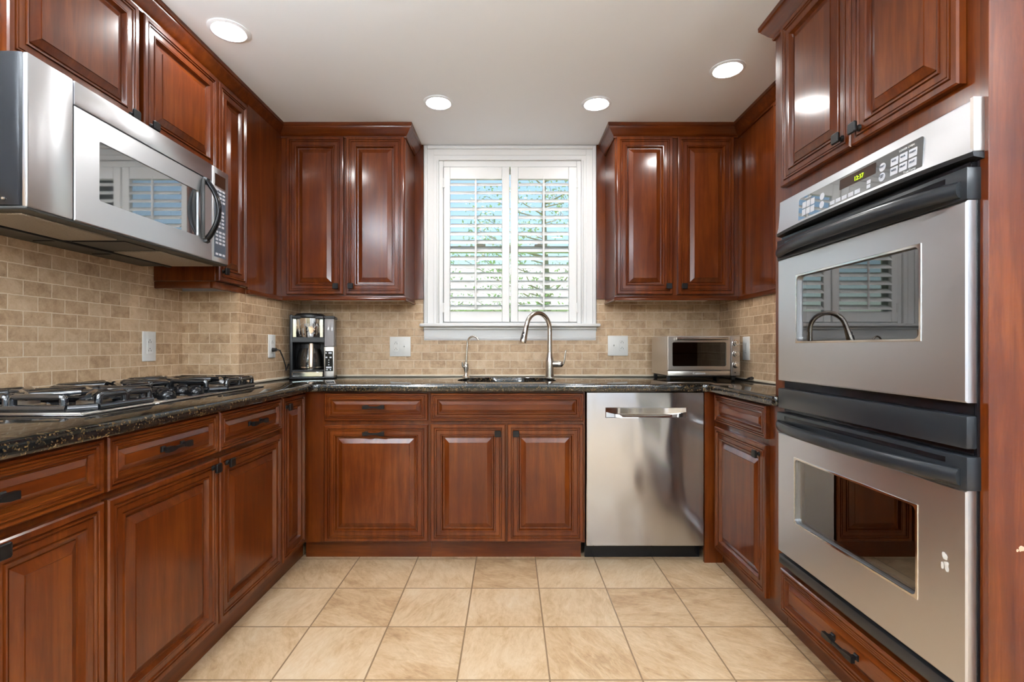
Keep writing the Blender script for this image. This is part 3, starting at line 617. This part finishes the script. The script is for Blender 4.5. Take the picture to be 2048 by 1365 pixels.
# ------------------------------------------------------------------ gas cooktop
t = thing('gas_cooktop', (-1.36, 1.80, .914), 'black glass-enamel gas cooktop with heavy glossy grates set in the granite', 'cooktop')
CX0, CX1, CY0, CY1 = -1.585, -1.142, 1.318, 2.287
b = B(); b.box(CX0, CX1, CY0, CY1, .9142, .919, .002, 1); b.box(CX0 + .008, CX1 - .012, CY0 + .012, CY1 - .012, .9185, .923, .003, 2); b.done('pan', EN, t)
b = B()
for k, o in enumerate((.0, .012)):
    b.box(CX1 - o - .006, CX1 - o, CY0 + o, CY1 - o, .9185, .9215 + .001*k, .001, 1); b.box(CX0 + o, CX1 - o - .006, CY0 + o, CY0 + o + .006, .9185, .9215 + .001*k, .001, 1)
b.done('rim', TS, t)
def bar(b, pts, r=.0065): b.tube(pts, r*1.35, 8, 1.1)
def grate(x0, x1, y0, y1, burners):
    b = B(); zl, zh, c = .9315, .964, .045
    octo = [(x0+c, y0), (x1-c, y0), (x1, y0+c), (x1, y1-c), (x1-c, y1), (x0+c, y1), (x0, y1-c), (x0, y0+c)]
    for i in range(8): bar(b, [(*octo[i], zl), (*octo[(i+1) % 8], zl)], .0075)
    ins = .022; xi0, xi1, yi0, yi1 = x0+ins*.3, x1-ins*.3, y0+ins*.3, y1-ins*.3
    # hoops on the four sides
    def hoop(p, q):
        P0, Q0 = Vector((*p, zl)), Vector((*q, zl)); w = (Q0-P0).normalized()*.008; up = Vector((0, 0, zh-zl))
        bar(b, [P0, P0+up*.75, P0+up*.94+w*.35, P0+up+w, Q0+up-w, Q0+up*.94-w*.35, Q0+up*.75, Q0], .0068)
    W, H = x1-x0, y1-y0
    for yy in (y0+.004, y1-.004): 
        hoop((x0+W*.14, yy), (x0+W*.48, yy)); hoop((x0+W*.52, yy), (x0+W*.86, yy))
    for xx in (x0+.004, x1-.004):
        if H > .2: hoop((xx, y0+H*.18), (xx, y0+H*.50)); hoop((xx, y0+H*.52), (xx, y0+H*.84))
        else: hoop((xx, y0+H*.2), (xx, y0+H*.8))
    # fingers over each burner
    for (bx, by) in burners:
        for k in range(4):
            a = R(45 + 90*k); ca, sa = math.cos(a), math.sin(a)
            ex = x1-.012 if ca > 0 else x0+.012; ey = y1-.012 if sa > 0 else y0+.012
            rx = min(abs(ex-bx), .13)*(1 if ca > 0 else -1); ry = min(abs(ey-by), .13)*(1 if sa > 0 else -1)
            bar(b, [(bx+rx, by+ry*.9, zh-.004), (bx+rx*.9, by+ry*.8, zh), (bx+ca*.03, by+sa*.03, zh+.001)], .0066)
        bar(b, [(x0+.006, by, zh), (bx-.03, by, zh)], .0066); bar(b, [(bx+.03, by, zh), (x1-.006, by, zh)], .0066)
    if len(burners) > 1: bar(b, [((x0+x1)/2, y0+.004, zh), ((x0+x1)/2, y1-.004, zh)], .0068)
    for (px, py) in ((x0+c, y0), (x1-c, y0), (x1-c, y1), (x0+c, y1)): b.cyl((px, py, .922), (px, py, zl), .006, n=8)
    return b.done('grate', EN, t, 50)
BN = [(-1.255, 1.487), (-1.475, 1.487), (-1.445, 1.802), (-1.255, 2.118), (-1.475, 2.118)]
grate(-1.572, -1.160, 1.340, 1.635, BN[:2]); grate(-1.572, -1.320, 1.648, 1.956, BN[2:3]); grate(-1.572, -1.160, 1.970, 2.266, BN[3:])
for (x, y) in BN:
    b = B(); b.lathe(x, y, [(.055, .922), (.055, .927), (.042, .929), (.042, .940), (.038, .943), (.030, .943)], 28); o = b.done('burner', TAN, t)
    b = B(); b.lathe(x, y, [(.034, .943), (.035, .947), (.030, .951), (.010, .952)], 28); b.done('burner_cap', BS, o)
for (x, y) in ((-1.195, 1.715), (-1.195, 1.872), (-1.262, 1.690), (-1.262, 1.794), (-1.262, 1.897)):
    b = B(); b.lathe(x, y, [(.028, .922), (.0285, .928), (.027, .935), (.0225, .944), (.015, .950), (.006, .9525)], 28); b.box(x-.021, x+.021, y-.0045, y+.0045, .938, .956, .004, 2); b.done('control_knob', BK, t)

# ------------------------------------------------------------------ oven tower
OY0, OY1 = 1.079, 1.864
FO = 1.042
t = thing('oven_cabinet', (1.35, 1.5, 0), 'tall cherry cabinet holding the double oven, doors above and drawer below', 'cabinet')
b = B(); b.box(FO, 1.66, 1.846, 1.931, .09, CEIL-.001); b.box(FO, 1.66, 1.0875, 1.100, .09, CEIL-.001); b.box(FO, 1.66, 1.100, 1.846, 1.645, CEIL-.001); b.box(FO, 1.66, 1.100, 1.846, .09, .300); b.box(1.640, 1.66, 1.100, 1.846, .30, 1.645); b.done('body', WZ, t, 0)
b = B(); b.box(1.036, 1.66, 1.0655, 1.0868, 0, CEIL-.001, .001, 1); ep = b.done('end_panel', WZ, t, 0)
b = B()
for (cx_, cz_, r_) in ((1.106, .664, .008), (1.098, .660, .0035)):
    b.ringstack([[(cx_ + r_*random.uniform(.6, 1.1)*math.cos(a*.7), yy, cz_ + r_*random.uniform(.6, 1.1)*math.sin(a*.7)) for a in range(9)] for yy in (1.0655, 1.0652)])
b.done('paint_chip', CHIP, ep, 0)
b = B(); b.box(1.09, 1.11, 1.0868, 1.931, 0, .089); b.done('toe_kick', WY, t, 0)
d = panel(t, 'R', 1.020, 1.4785, 1.861, 1.702, UZ + .004); knob(d, 'R', 1.020, 1.515, 1.742)
d = panel(t, 'R', 1.020, 1.1226, 1.4745, 1.702, UZ + .004); knob(d, 'R', 1.020, 1.440, 1.742)
d = panel(t, 'R', 1.022, 1.140, 1.866, .102, .266, 'drawer', DRAWP, WY); pull(d, 'R', 1.022, 1.505, .185, .058)
sweep([(1.30, 1.932), (FO-.001, 1.932), (FO-.001, 1.0645), (1.66, 1.0645)], CRP).done('crown_molding', WY, t, 30)

t = thing('double_wall_oven', (1.35, 1.47, .3), 'built-in stainless double wall oven with black handles and glass windows', 'oven')
# ovens' chassis with two open cavities
b = B(); b.box(1.046, 1.075, OY0+.024, OY1-.020, .30, .345)
def cavity(z0, z1):
    b.box(1.05, 1.60, 1.115, 1.150, z0, z1); b.box(1.05, 1.60, 1.805, 1.840, z0, z1); b.box(1.05, 1.60, 1.150, 1.805, z0, z0+.03); b.box(1.05, 1.60, 1.150, 1.805, z1-.03, z1); b.box(1.58, 1.60, 1.150, 1.805, z0+.03, z1-.03)
cavity(.35, .865); cavity(.985, 1.50); b.done('cavity', CAV, t, 0)
F0 = FACE['R'](1.022)
b = B(); n = 10
sec = [(-.020, 1.648), (-.002, 1.648), (0, 1.646), (.002, 1.60), (.006, 1.55), (.012, 1.528), (-.020, 1.528)]
b.ringstack([[F0(u, v, d) for d, v in sec] for u in (OY0, OY0+.030, OY1-.030, OY1)]); cpn = b.done('control_panel', ST, t, 20)
b = B(); b.box(1.012, 1.042, OY0+.004, OY0-.004, 1.53, 1.648); b.done('edge_trim', TS, cpn, 0)
b = B()
vis = []
for k in range(13):
    s = k/12; u = OY0 - .004 + (OY1 - OY0 + .008)*s; q = .012 + .022*(1 - abs(2*s-1)**3); vis.append([F0(u, 1.528, -.02), F0(u, 1.528, q), F0(u, 1.518, q - .002), F0(u, 1.512, -.02)])
b.ringstack(vis); b.done('visor', BS, t, 25)
sl_ = lambda v: .0005 + max(0, (1.646 - v))*.055
def key(b, u, v, w, h, th=.0018, rnd=0):
    pts = rrect(u-w, u+w, v-h, v+h, min(w, h)*(.98 if rnd else .15), 4); b.ringstack([[F0(p, q, sl_(q)+.0012) for p, q in pts], [F0(p, q, sl_(q)+th) for p, q in pts]])
b = B(); pts = rrect(1.212, 1.735, 1.542, 1.622, .008, 4); b.ringstack([[F0(p, q, sl_(q)-.002) for p, q in pts], [F0(p, q, sl_(q)+.0012) for p, q in pts]]); gp = b.done('glass_panel', DG, cpn, 20)
KS = [(1.243 + c*.030, 1.567 + q*.025, .0125, .0105, 0) for c in range(3) for q in range(2)] + [(x, 1.565 + q*.027, .0115, .0115, 1) for x in (1.345, 1.605) for q in range(2)]
KS += [(1.655 + c*.024, 1.567 + q*.025, .010, .0105, 0) for c in range(3) for q in range(2)] + [(1.44 + c*.028, 1.556, .011, .006, 0) for c in range(5)] + [(1.395, 1.556 + q*.013, .007, .005, 0) for q in range(2)]
for k in KS: b = B(); key(b, *k[:4], rnd=k[4]); b.done('key', KEY, cpn, 20)
b = B(); key(b, 1.445, 1.600, .075, .0155); b.done('display', SCR, cpn, 0)
tx = lambda s, z, u, v, m=PRINT, e=.0004: text(s, z, (1.022 - sl_(v) - .0030, u, v), ROTR, m, cpn, 'lettering', e)
tx('12:37', .018, 1.435, 1.596, LED); tx('LOWER OVEN', .0075, 1.262, 1.611); tx('UPPER OVEN', .0065, 1.680, 1.611); tx('TrueTemp', .009, 1.250, 1.549)
DRK = KEYD
tx('BAKE', .0062, 1.303, 1.594, DRK); tx('BROIL', .0062, 1.273, 1.594, DRK); tx('CLEAN', .0062, 1.243, 1.594, DRK); tx('TIMED', .0062, 1.303, 1.569, DRK); tx('DELAY', .0062, 1.273, 1.569, DRK); tx('LIGHT', .0062, 1.243, 1.569, DRK); tx('START', .0062, 1.345, 1.594, DRK); tx('CLEAR\nOFF', .0052, 1.345, 1.567, DRK)
XD = 1.008; FD = FACE['R'](XD); DY0, DY1 = 1.087, 1.853
def oven_door(z0, zs, zt, win, label_, res=False):
    b = B(); framed(b, FD, DY0, DY1, z0, zs, win, .016, -.030, 0, 6, .004); d = b.done('oven_door', ST, t, 30)
    b = B(); fbox(b, FD, win[0]-.006, win[1]+.006, win[2]-.006, win[3]+.006, -.014, -.010); b.done('window', OGL, d, 0)
    b = B(); framed(b, FACE['R'](XD + .0005), win[0]-.0055, win[1]+.0055, win[2]-.0055, win[3]+.0055, (win[0]+.001, win[1]-.001, win[2]+.001, win[3]-.001), .014, 0, .0022, 6, .001); b.done('window_rim', CH, d, 30)
    b = B(); fbox(b, FD, DY0-.004, DY1+.003, zs+.0005, zt, -.032, .003, .003, 2); sp = b.done('handle_rail', OT, d)
    zc = (zs+zt)/2
    b = B(); fbox(b, FD, DY0+.05, DY1-.05, zt-.022, zt-.010, .0028, .0036); b.done('vent_slot', BK, d, 0)
    rings = []
    for k in range(25):
        s = k/24; u = DY0+.012 + (DY1-DY0-.022)*s; q = 1 - abs(2*s-1)**3.2; o = .002 + .043*q; cz = zc - .010 + 0*q
        rings.append([FD(u, cz + .019*math.sin(a*math.pi/6), o + .012*math.cos(a*math.pi/6)) for a in range(12)])
    b = B(); b.ringstack(rings); b.done('handle', OT, d, 50)
    if res:
        b = B()
        for i in range(9):
            u, v = 1.142 + random.uniform(-.008, .008), .602 + random.uniform(-.016, .016); w = random.uniform(.003, .006)
            b.ringstack([[FD(u + w*math.cos(a), v + w*1.3*math.sin(a), q) for a in range(6)] for q in (-.0002, .0004 + i*.00002)])
        b.done('sticker_residue', RES, d, 0)
    return d
oven_door(.9765, 1.4255, 1.498, (1.212, 1.732, 1.120, 1.350), 'u'); oven_door(.338, .782, .8575, (1.222, 1.742, .480, .705), 'l', True)
b = B(); fbox(b, FD, DY0, DY1, .874, .947, -.032, .000, .004, 2); b.done('divider_panel', OT, t)
b = B(); fbox(b, FD, DY0+.006, DY1-.006, .948, .975, -.034, -.022); fbox(b, FD, DY0+.006, DY1-.006, .8585, .873, -.034, -.022); fbox(b, FD, DY0+.004, DY1-.004, .3255, .3375, -.034, -.022); fbox(b, FD, DY0+.004, DY1-.004, 1.499, 1.511, -.034, -.012); b.box(1.030, 1.046, DY0-.002, DY0+.004, .30, 1.52); b.done('gap_trim', BK, t, 0)
b = B(); fbox(b, FD, DY0, DY1+.002, .291, .325, -.034, -.004, .003, 2); b.done('bottom_trim', BS, t)
for zz in (.50, .62, 1.16, 1.29):
    b = B()
    for x in (1.10, 1.33, 1.56): b.cyl((x, 1.153, zz), (x, 1.802, zz), .003, n=6)
    for k in range(16): y = 1.165 + k*.0415; b.cyl((1.09, y, zz+.003), (1.57, y, zz+.003), .0018, n=6)
    b.done('rack', RACK, t)

# ------------------------------------------------------------------ coffee maker
t = thing('coffee_maker', (-1.17, 2.98, .914), 'black and stainless drip coffee maker with a side water tank in the left corner', 'coffee maker')
b = B(); b.box(-1.302, -1.285, 2.905, 3.06, .920, 1.290, .004, 2); b.box(-1.290, -1.108, 3.02, 3.06, .955, 1.272, .004, 2); b.box(-1.29, -1.108, 2.905, 3.03, 1.128, 1.160, .003, 1); b.box(-1.290, -1.115, 2.90, 3.06, 1.268, 1.285, .004, 2); b.done('body', BS, t)
cx_, cy_ = -1.199, 2.976
b = B(); b.lathe(cx_, cy_, [(.082, 1.272), (.088, 1.278), (.087, 1.290), (.075, 1.300), (.03, 1.302)], 36); b.done('lid', BS, t)
b = B(); b.lathe(cx_, cy_, [(.070, 1.155), (.073, 1.16), (.082, 1.225), (.085, 1.271)], 40); bsk = b.done('brew_basket', CH, t)
for xa, xb in ((-1.2845, -1.262), (-1.136, -1.1145)): b = B(); b.box(xa, xb, 2.899, 3.0, 1.157, 1.268, .003, 1); b.done('front_trim', CH, t)
text('NINJA', .030, (cx_ + .018, cy_ - .0832, 1.228), ROTB, GREYP, bsk, 'emblem', .001)
b = B(); b.box(-1.303, -1.052, 2.895, 3.06, .9143, .925, .004, 2); b.box(-1.29, -1.112, 2.897, 3.055, .957, .967, .003, 1); b.done('base', BS, t)
b = B(); b.box(-1.287, -1.116, 2.893, 3.055, .9255, .9565, .003, 1); b.lathe(cx_, cy_, [(.066, .967), (.066, .969), (.05, .9695)], 32); b.done('warming_base', CH, t)
b = B(); b.box(-1.110, -1.055, 2.905, 3.055, 1.104, 1.271, .006, 2); b.done('water_tank', CLR, t)
b = B(); b.box(-1.113, -1.051, 2.900, 3.06, 1.271, 1.286, .005, 2); b.done('tank_lid', BS, t)
b = B(); b.box(-1.1115, -1.054, 2.900, 3.06, .925, 1.103, .004, 2); tw = b.done('control_tower', TS, t)
b = B(); b.box(-1.105, -1.0605, 2.8985, 2.9005, .958, 1.078); kp = b.done('keypad', BK, tw, 0)
b = B()
for (u, v, w, h) in ((-1.093, 1.066, .003, .004), (-1.071, 1.066, .009, .005), (-1.091, 1.040, .005, .004), (-1.068, 1.040, .006, .004), (-1.078, 1.024, .003, .003), (-1.078, 1.010, .003, .003), (-1.078, .996, .003, .003), (-1.078, .980, .015, .005), (-1.088, .967, .006, .003), (-1.069, .967, .004, .003)): u -= .006; b = B(); b.box(u-w, u+w, 2.8975, 2.8988, v-h, v+h); b.done('key', KEY, tw, 0)
TH, CO, SI = R(14), math.cos(R(14)), math.sin(R(14)); NX, NY = -1.178, 2.98
def loc_(p): dx, dy = p[0] - NX, p[1] - NY; return (-1.17 + dx*CO + dy*SI, 2.98 - dx*SI + dy*CO, p[2])
b = B(); b.tube([loc_(p) for p in ((-1.328, 2.742, 1.085), (-1.300, 2.742, 1.087))], [.012, .010], 10)
b.tube([loc_(p) for p in ((-1.302, 2.742, 1.087), (-1.285, 2.75, 1.083), (-1.278, 2.775, 1.04), (-1.276, 2.80, .995), (-1.285, 2.825, .967), (-1.296, 2.86, .975), (-1.305, 2.90, 1.0), (-1.318, 2.96, .99), (-1.316, 3.02, .96))], .0036, 8); b.done('cord', BS, t)
t.location = (NX, NY, .914); t.rotation_euler = (0, 0, TH)
t = thing('coffee_carafe', (cx_, cy_, .97), 'glass coffee carafe with a steel handle standing in the coffee maker', 'carafe')
b = B(); b.lathe(cx_, cy_, [(.058, .9705), (.071, .978), (.075, 1.0), (.073, 1.04), (.064, 1.08), (.056, 1.095), (.056, 1.112)], 36, True, False); b.done('jug', CGL, t)
b = B(); b.lathe(cx_, cy_, [(.0585, 1.094), (.0585, 1.118), (.05, 1.123), (.02, 1.124)], 36); b.done('lid', BS, t)
b = B(); b.lathe(cx_, cy_, [(.0755, .977), (.0755, .985), (.0735, .985), (.0735, .977)], 36, False, False); b.done('band', CH, t)
b = B(); b.tube([(cx_+.016, cy_-.054, 1.115), (cx_+.018, cy_-.085, 1.118), (cx_+.019, cy_-.094, 1.105), (cx_+.018, cy_-.094, .985), (cx_+.018, cy_-.084, .978), (cx_+.016, cy_-.068, .982)], .0125, 12, .45); b.done('handle', TAN, t)
t.location = (NX + (cx_+1.17)*CO - (cy_-2.98)*SI, NY + (cx_+1.17)*SI + (cy_-2.98)*CO, .97); t.rotation_euler = (0, 0, TH)

# ------------------------------------------------------------------ toaster oven
t = thing('toaster_oven', (1.07, 2.87, .914), 'stainless countertop toaster oven with three round dials in the right corner', 'toaster oven')
x0, x1, y0, y1, z0, z1 = .872, 1.272, 2.722, 3.03, .942, 1.163
b = B(); b.box(x0, x1, y0+.018, y1, z0+.002, z0+.014); b.box(x0, x0+.006, y0+.018, y1, z0+.014, z1, .002, 1); b.box(1.172, x1, y0+.018, y1, z0+.014, z1, .003, 1); b.box(x0+.006, 1.172, y0+.018, y1, z1-.006, z1, .002, 1); b.box(x0+.006, 1.172, y1-.01, y1, z0+.014, z1-.006); b.done('case', TS, t, 30)
F = FACE['B'](y0); b = B(); framed(b, F, x0, 1.219, z0+.030, z1-.002, (.898, 1.196, .995, 1.128), .008, -.017, 0, 6, .003); d = b.done('door', TS, t, 30)
b = B(); fbox(b, F, .895, 1.199, .992, 1.131, -.009, -.006); b.done('window', TGL, d, 0)
b = B(); b.tube([F(.915, 1.147, .020), F(1.195, 1.147, .020)], .0075, 16); b.cyl(F(.925, 1.147, 0), F(.925, 1.147, .020), .006, n=12); b.cyl(F(1.185, 1.147, 0), F(1.185, 1.147, .020), .006, n=12); b.done('handle', NI, d)
b = B(); fbox(b, F, x0, 1.2185, z0, z0+.027, -.017, 0, .003, 2); bp = b.done('lower_panel', TS, t)
text('Cuisinart', .019, (1.045, y0 - .0008, z0 + .0135), ROTB, PRINT, bp, 'emblem', .0006)
b = B(); fbox(b, F, 1.222, x1, z0, z1, -.017, 0, .003, 2); cp = b.done('control_panel', TS, t)
for z in (1.123, 1.064, 1.003):
    b = B(); b.tube([F(1.2455, z, -.001), F(1.2455, z, .003), F(1.2455, z, .0045)], [.0185, .0185, .0165], 28); b.tube([F(1.2475, z, .003), F(1.2475, z, .020), F(1.2475, z, .023)], [.0145, .0135, .011], 28); b.done('dial', CH, cp)
b = B(); b.tube([F(1.244, .960, -.001), F(1.244, .960, .0025)], [.0035, .003], 12); b.done('indicator', BS, cp)
b = B(); b.box(.886, 1.165, y0+.03, y1-.02, 1.062, 1.066); 
for k in range(12): b.cyl((.890 + k*.0245, y0+.03, 1.067), (.890 + k*.0245, y1-.02, 1.067), .002, n=6)
b.done('rack', GY, t)
b = B(); b.box(x0+.0062, 1.1718, y0+.02, y1-.0102, z0+.0142, z0+.018); b.done('crumb_tray', GY, t, 0)
b = B(); b.box(.880, 1.258, y0+.012, y1-.01, z0-.006, z0+.002, .002, 1)
for x in (.885, 1.245):
    for y in (y0+.030, y1-.035): b.box(x-.010, x+.010, y-.010, y+.010, .9143, z0-.004, .003, 1)
b.done('feet', BS, t)
b = B(); b.tube([(1.268, 2.93, .955), (1.290, 2.90, .935), (1.305, 2.84, .921), (1.300, 2.77, .920), (1.308, 2.71, .9225)], .0034, 8); b.tube([(1.306, 2.715, .924), (1.311, 2.690, .930), (1.312, 2.672, .932)], [.006, .011, .012], 10, .7); b.done('cord', BS, t)

# ------------------------------------------------------------------ outlets and switches
def plate(face, plane, u, v, w, h, kinds, label, cat):
    F = FACE[face](plane); loc = F(u, v, 0); t = thing('wall_outlet' if cat == 'outlet' else 'wall_switch', loc, label, cat, 'wall plates on the backsplash')
    b = B(); fbox(b, F, u-w/2, u+w/2, v-h/2, v+h/2, .0005, .006, .002, 2); b.done('cover_plate', PL, t)
    n = len(kinds); sg = -1 if face == 'R' else 1
    for i, k in enumerate(kinds):
        c = u + sg*(i - (n-1)/2)*w/n*.80
        if k in 'og':
            b = B(); fbox(b, F, c-.0165, c+.0165, v-.033, v+.033, .005, .0075, .001, 1); o = b.done('receptacle', PL, t)
            b = B()
            for q in (-.019, .019):
                for s in (-.0065, .0065): fbox(b, F, c+s-.0011, c+s+.0011, v+q-.004, v+q+.004, .007, .0078)
                b.cyl(F(c, v+q+.009, .007), F(c, v+q+.009, .0079), .0024, n=8)
            b.done('slot', BS, o, 0)
            if k == 'g':
                b = B(); fbox(b, F, c-.008, c+.008, v-.0055, v-.001, .0072, .0088); fbox(b, F, c-.008, c+.008, v+.001, v+.0055, .0072, .0088); b.done('test_button', PL, o, 0)
        elif k == 't':
            b = B(); fbox(b, F, c-.0055, c+.0055, v-.012, v+.012, .005, .0072); o = b.done('toggle', PL, t); b = B(); b.tube([F(c, v, .006), F(c, v+.007, .016)], [.0042, .0032], 8); b.done('lever', PL, o)
        elif k == 'd':
            b = B(); fbox(b, F, c-.0165, c+.0165, v-.033, v+.033, .005, .0075, .001, 1); o = b.done('dimmer', PL, t); b = B(); fbox(b, F, c-.002, c+.002, v-.018, v+.024, .0073, .0082); fbox(b, F, c-.006, c+.006, v-.026, v-.0225, .0073, .0095); b.done('slider', GREYP, o, 0)
        b = B()
        for q in (-.048, .048): b.cyl(F(c, v+q, .005), F(c, v+q, .0068), .0028, n=10)
        b.done('screw', PL, t)
    return t
plate('L', XLW + T, 2.188, 1.104, .080, .132, 'g', 'white outlet plate on the tile above the back of the cooktop', 'outlet')
plate('L', XLP + T, 2.742, 1.106, .078, .128, 'o', 'white outlet plate with a black cord plugged in, left of the coffee maker', 'outlet')
plate('B', YB - T, -.696, 1.104, .132, .124, 'gt', 'white double plate with outlet and switch left of the sink', 'outlet')
plate('B', YB - T, .684, 1.110, .128, .127, 'to', 'white double plate with switch and outlet right of the sink', 'outlet')
plate('R', XRP - T, 2.765, 1.094, .078, .132, 'd', 'white slide dimmer switch plate right of the toaster oven', 'switch')

# ------------------------------------------------------------------ recessed ceiling lamps
LAMPS = [(-1.135, 1.989, 'above the left cabinets over the cooktop'), (-.3735, 2.573, 'left of the window near the back wall'), (.4538, 2.584, 'right of the window near the back wall'), (1.000, 2.264, 'near the oven tower on the right')]
def can(x, y, label, m):
    t = thing('recessed_light', (x, y, CEIL), label, 'ceiling light', 'recessed ceiling lights')
    b = B(); b.lathe(x, y, [(.060, CEIL-.0005), (.078, CEIL-.0005), (.078, CEIL-.003), (.064, CEIL-.007), (.060, CEIL-.004)], 36, False, False); b.done('trim_ring', CE, t)
    b = B(); b.lathe(x, y, [(.0605, CEIL-.001), (.0605, CEIL-.0042), (.03, CEIL-.0052), (.004, CEIL-.0055)], 36); b.done('lens', m, t)
for x, y, w in LAMPS: can(x, y, 'round white recessed ceiling light ' + w, LAMP)
for x, y in ((-.75, .75), (.55, .75), (-.9, -.6), (.9, -.6), (-.9, -2.0), (.9, -2.0)): can(x, y, 'round white recessed ceiling light added unseen as fill behind the camera', LAMPF)  # unseen lamps added behind the camera to brighten the kitchen

# unseen uplights added behind the camera to brighten the ceiling
UPL = mat('fill_uplight_bulb', (.9, .9, .9), .5, emis=(.90, .96, 1.0), es=520.0)
for x, y in ((-1.36, .10), (1.55, -.75)):
    t = thing('fill_uplight', (x, y, 0), 'black torchiere added unseen behind the camera to light the ceiling', 'floor lamp', 'added fill uplights behind the camera')
    b = B(); b.lathe(x, y, [(.14, 0), (.14, .02), (.02, .035), (.012, .06), (.012, 1.66), (.02, 1.68)], 24); b.done('pole', BS, t)
    b = B(); b.lathe(x, y, [(.02, 1.67), (.10, 1.70), (.17, 1.76), (.185, 1.80), (.178, 1.80), (.16, 1.765), (.09, 1.715), (.02, 1.70)], 28, True, True); b.done('bowl', BS, t)
    b = B(); b.lathe(x, y, [(.02, 1.735), (.14, 1.762), (.14, 1.764), (.02, 1.768)], 28); b.done('bulb', UPL, t)
# unseen glowing globes added behind the camera as soft fill
GLOBE = mat('globe_fill_glow', (.9, .9, .9), .5, emis=(.86, .95, 1.0), es=46.0)
for x, y in ((-.95, -1.3), (.75, -1.3)):
    t = thing('fill_globe', (x, y, CEIL), 'white hanging globe added unseen behind the camera as fill light', 'pendant lamp', 'added fill globes behind the camera')
    b = B(); b.lathe(x, y, [(.055, CEIL - .0005), (.055, CEIL - .02), (.006, CEIL - .03), (.006, 2.06), (.03, 2.055), (.03, 2.02)], 20); b.done('stem', NI, t)
    b = B(); b.lathe(x, y, [(.17*math.sin(math.pi*(k + .5)/17), 1.88 - .17*math.cos(math.pi*(k + .5)/17)) for k in range(17)], 28); b.done('globe', GLOBE, t)

# ------------------------------------------------------------------ outside the window
b = B(); b.box(-30, 30, YB + .3, 60, -.7, -.6); struct(b.done('ground', GRASS, None, 0))
def tree(x, y, h, r, n, label, seed, leafm):
    rnd = random.Random(seed); t = thing('tree', (x, y, -.6), label, 'tree', 'trees outside the window')
    b = B(); top = Vector((x, y, h)); b.tube([(x, y, -.6), (x + .05, y, h*.35), (x - .05, y, h*.7), (x, y, h)], [.11, .09, .055, .02], 10); tips = []
    for k in range(26):
        z = h*rnd.uniform(.22, .95); a = rnd.uniform(0, 6.28); l = r*rnd.uniform(.55, 1.05)*(1.15 - z/h*.7); p0 = Vector((x, y, z)); e = p0 + Vector((math.cos(a)*l, math.sin(a)*l, l*.45)); m_ = p0.lerp(e, .5) + Vector((0, 0, -.06*l)); b.tube([p0, m_, e], [.024, .014, .006], 6); tips += [m_, e, e, p0.lerp(e, .75)]
        for q in range(3):
            s = m_.lerp(e, rnd.random()); f = s + Vector((rnd.uniform(-.5, .5), rnd.uniform(-.5, .5), rnd.uniform(-.1, .5)))*l*.6; b.tube([s, f], [.010, .004], 5); tips.append(f)
    b.done('branches', BARK, t)
    b = B()
    for k in range(n):
        c = rnd.choice(tips) + Vector([rnd.gauss(0, .20) for _ in range(3)]); u = Vector([rnd.uniform(-1, 1) for _ in range(3)]).normalized(); v = u.cross(Vector([rnd.uniform(-1, 1) for _ in range(3)])).normalized(); s = rnd.uniform(.03, .055)
        vs = [b.bm.verts.new(c + u*s*p + v*s*.55*q) for p, q in ((-1, 0), (0, -1), (1, 0), (0, 1))]; b.bm.faces.new(vs)
    b.done('foliage', leafm, t, 0)
tree(.9, 12.5, 6.4, 2.6, 3000, 'leafy green tree outside behind the middle of the window', 3, LEAF)
tree(5.2, 14.5, 5.6, 2.2, 2600, 'leafy green tree outside to the right of the window', 5, LEAF)
tree(-2.4, 14.0, 3.4, 1.8, 2200, 'low green tree outside to the left of the window', 8, LEAF)
t = thing('neighbor_house', (1.5, 20, -.6), 'pale grey neighboring house outside, seen through the lower louvers', 'house')
b = B(); b.box(-3.5, 7, 18, 24, -.6, 2.6); b.done('wall', SIDING, t, 0)
b = B(); b.ringstack([[(-3.8, y, z), (7.3, y, z)] for y, z in ((17.6, 2.5), (21, 4.4), (24.4, 2.5))] , False, False, False); b.ringstack([[(-3.8, 17.6, 2.6), (-3.8, 21, 4.5), (-3.8, 24.4, 2.6)], [(7.3, 17.6, 2.6), (7.3, 21, 4.5), (7.3, 24.4, 2.6)]]); b.done('roof', ROOF, t, 0)
for x in (-2, 1, 4): b = B(); b.box(x, x+1, 17.96, 18.02, .6, 1.9); b.done('window', DG, t, 0)
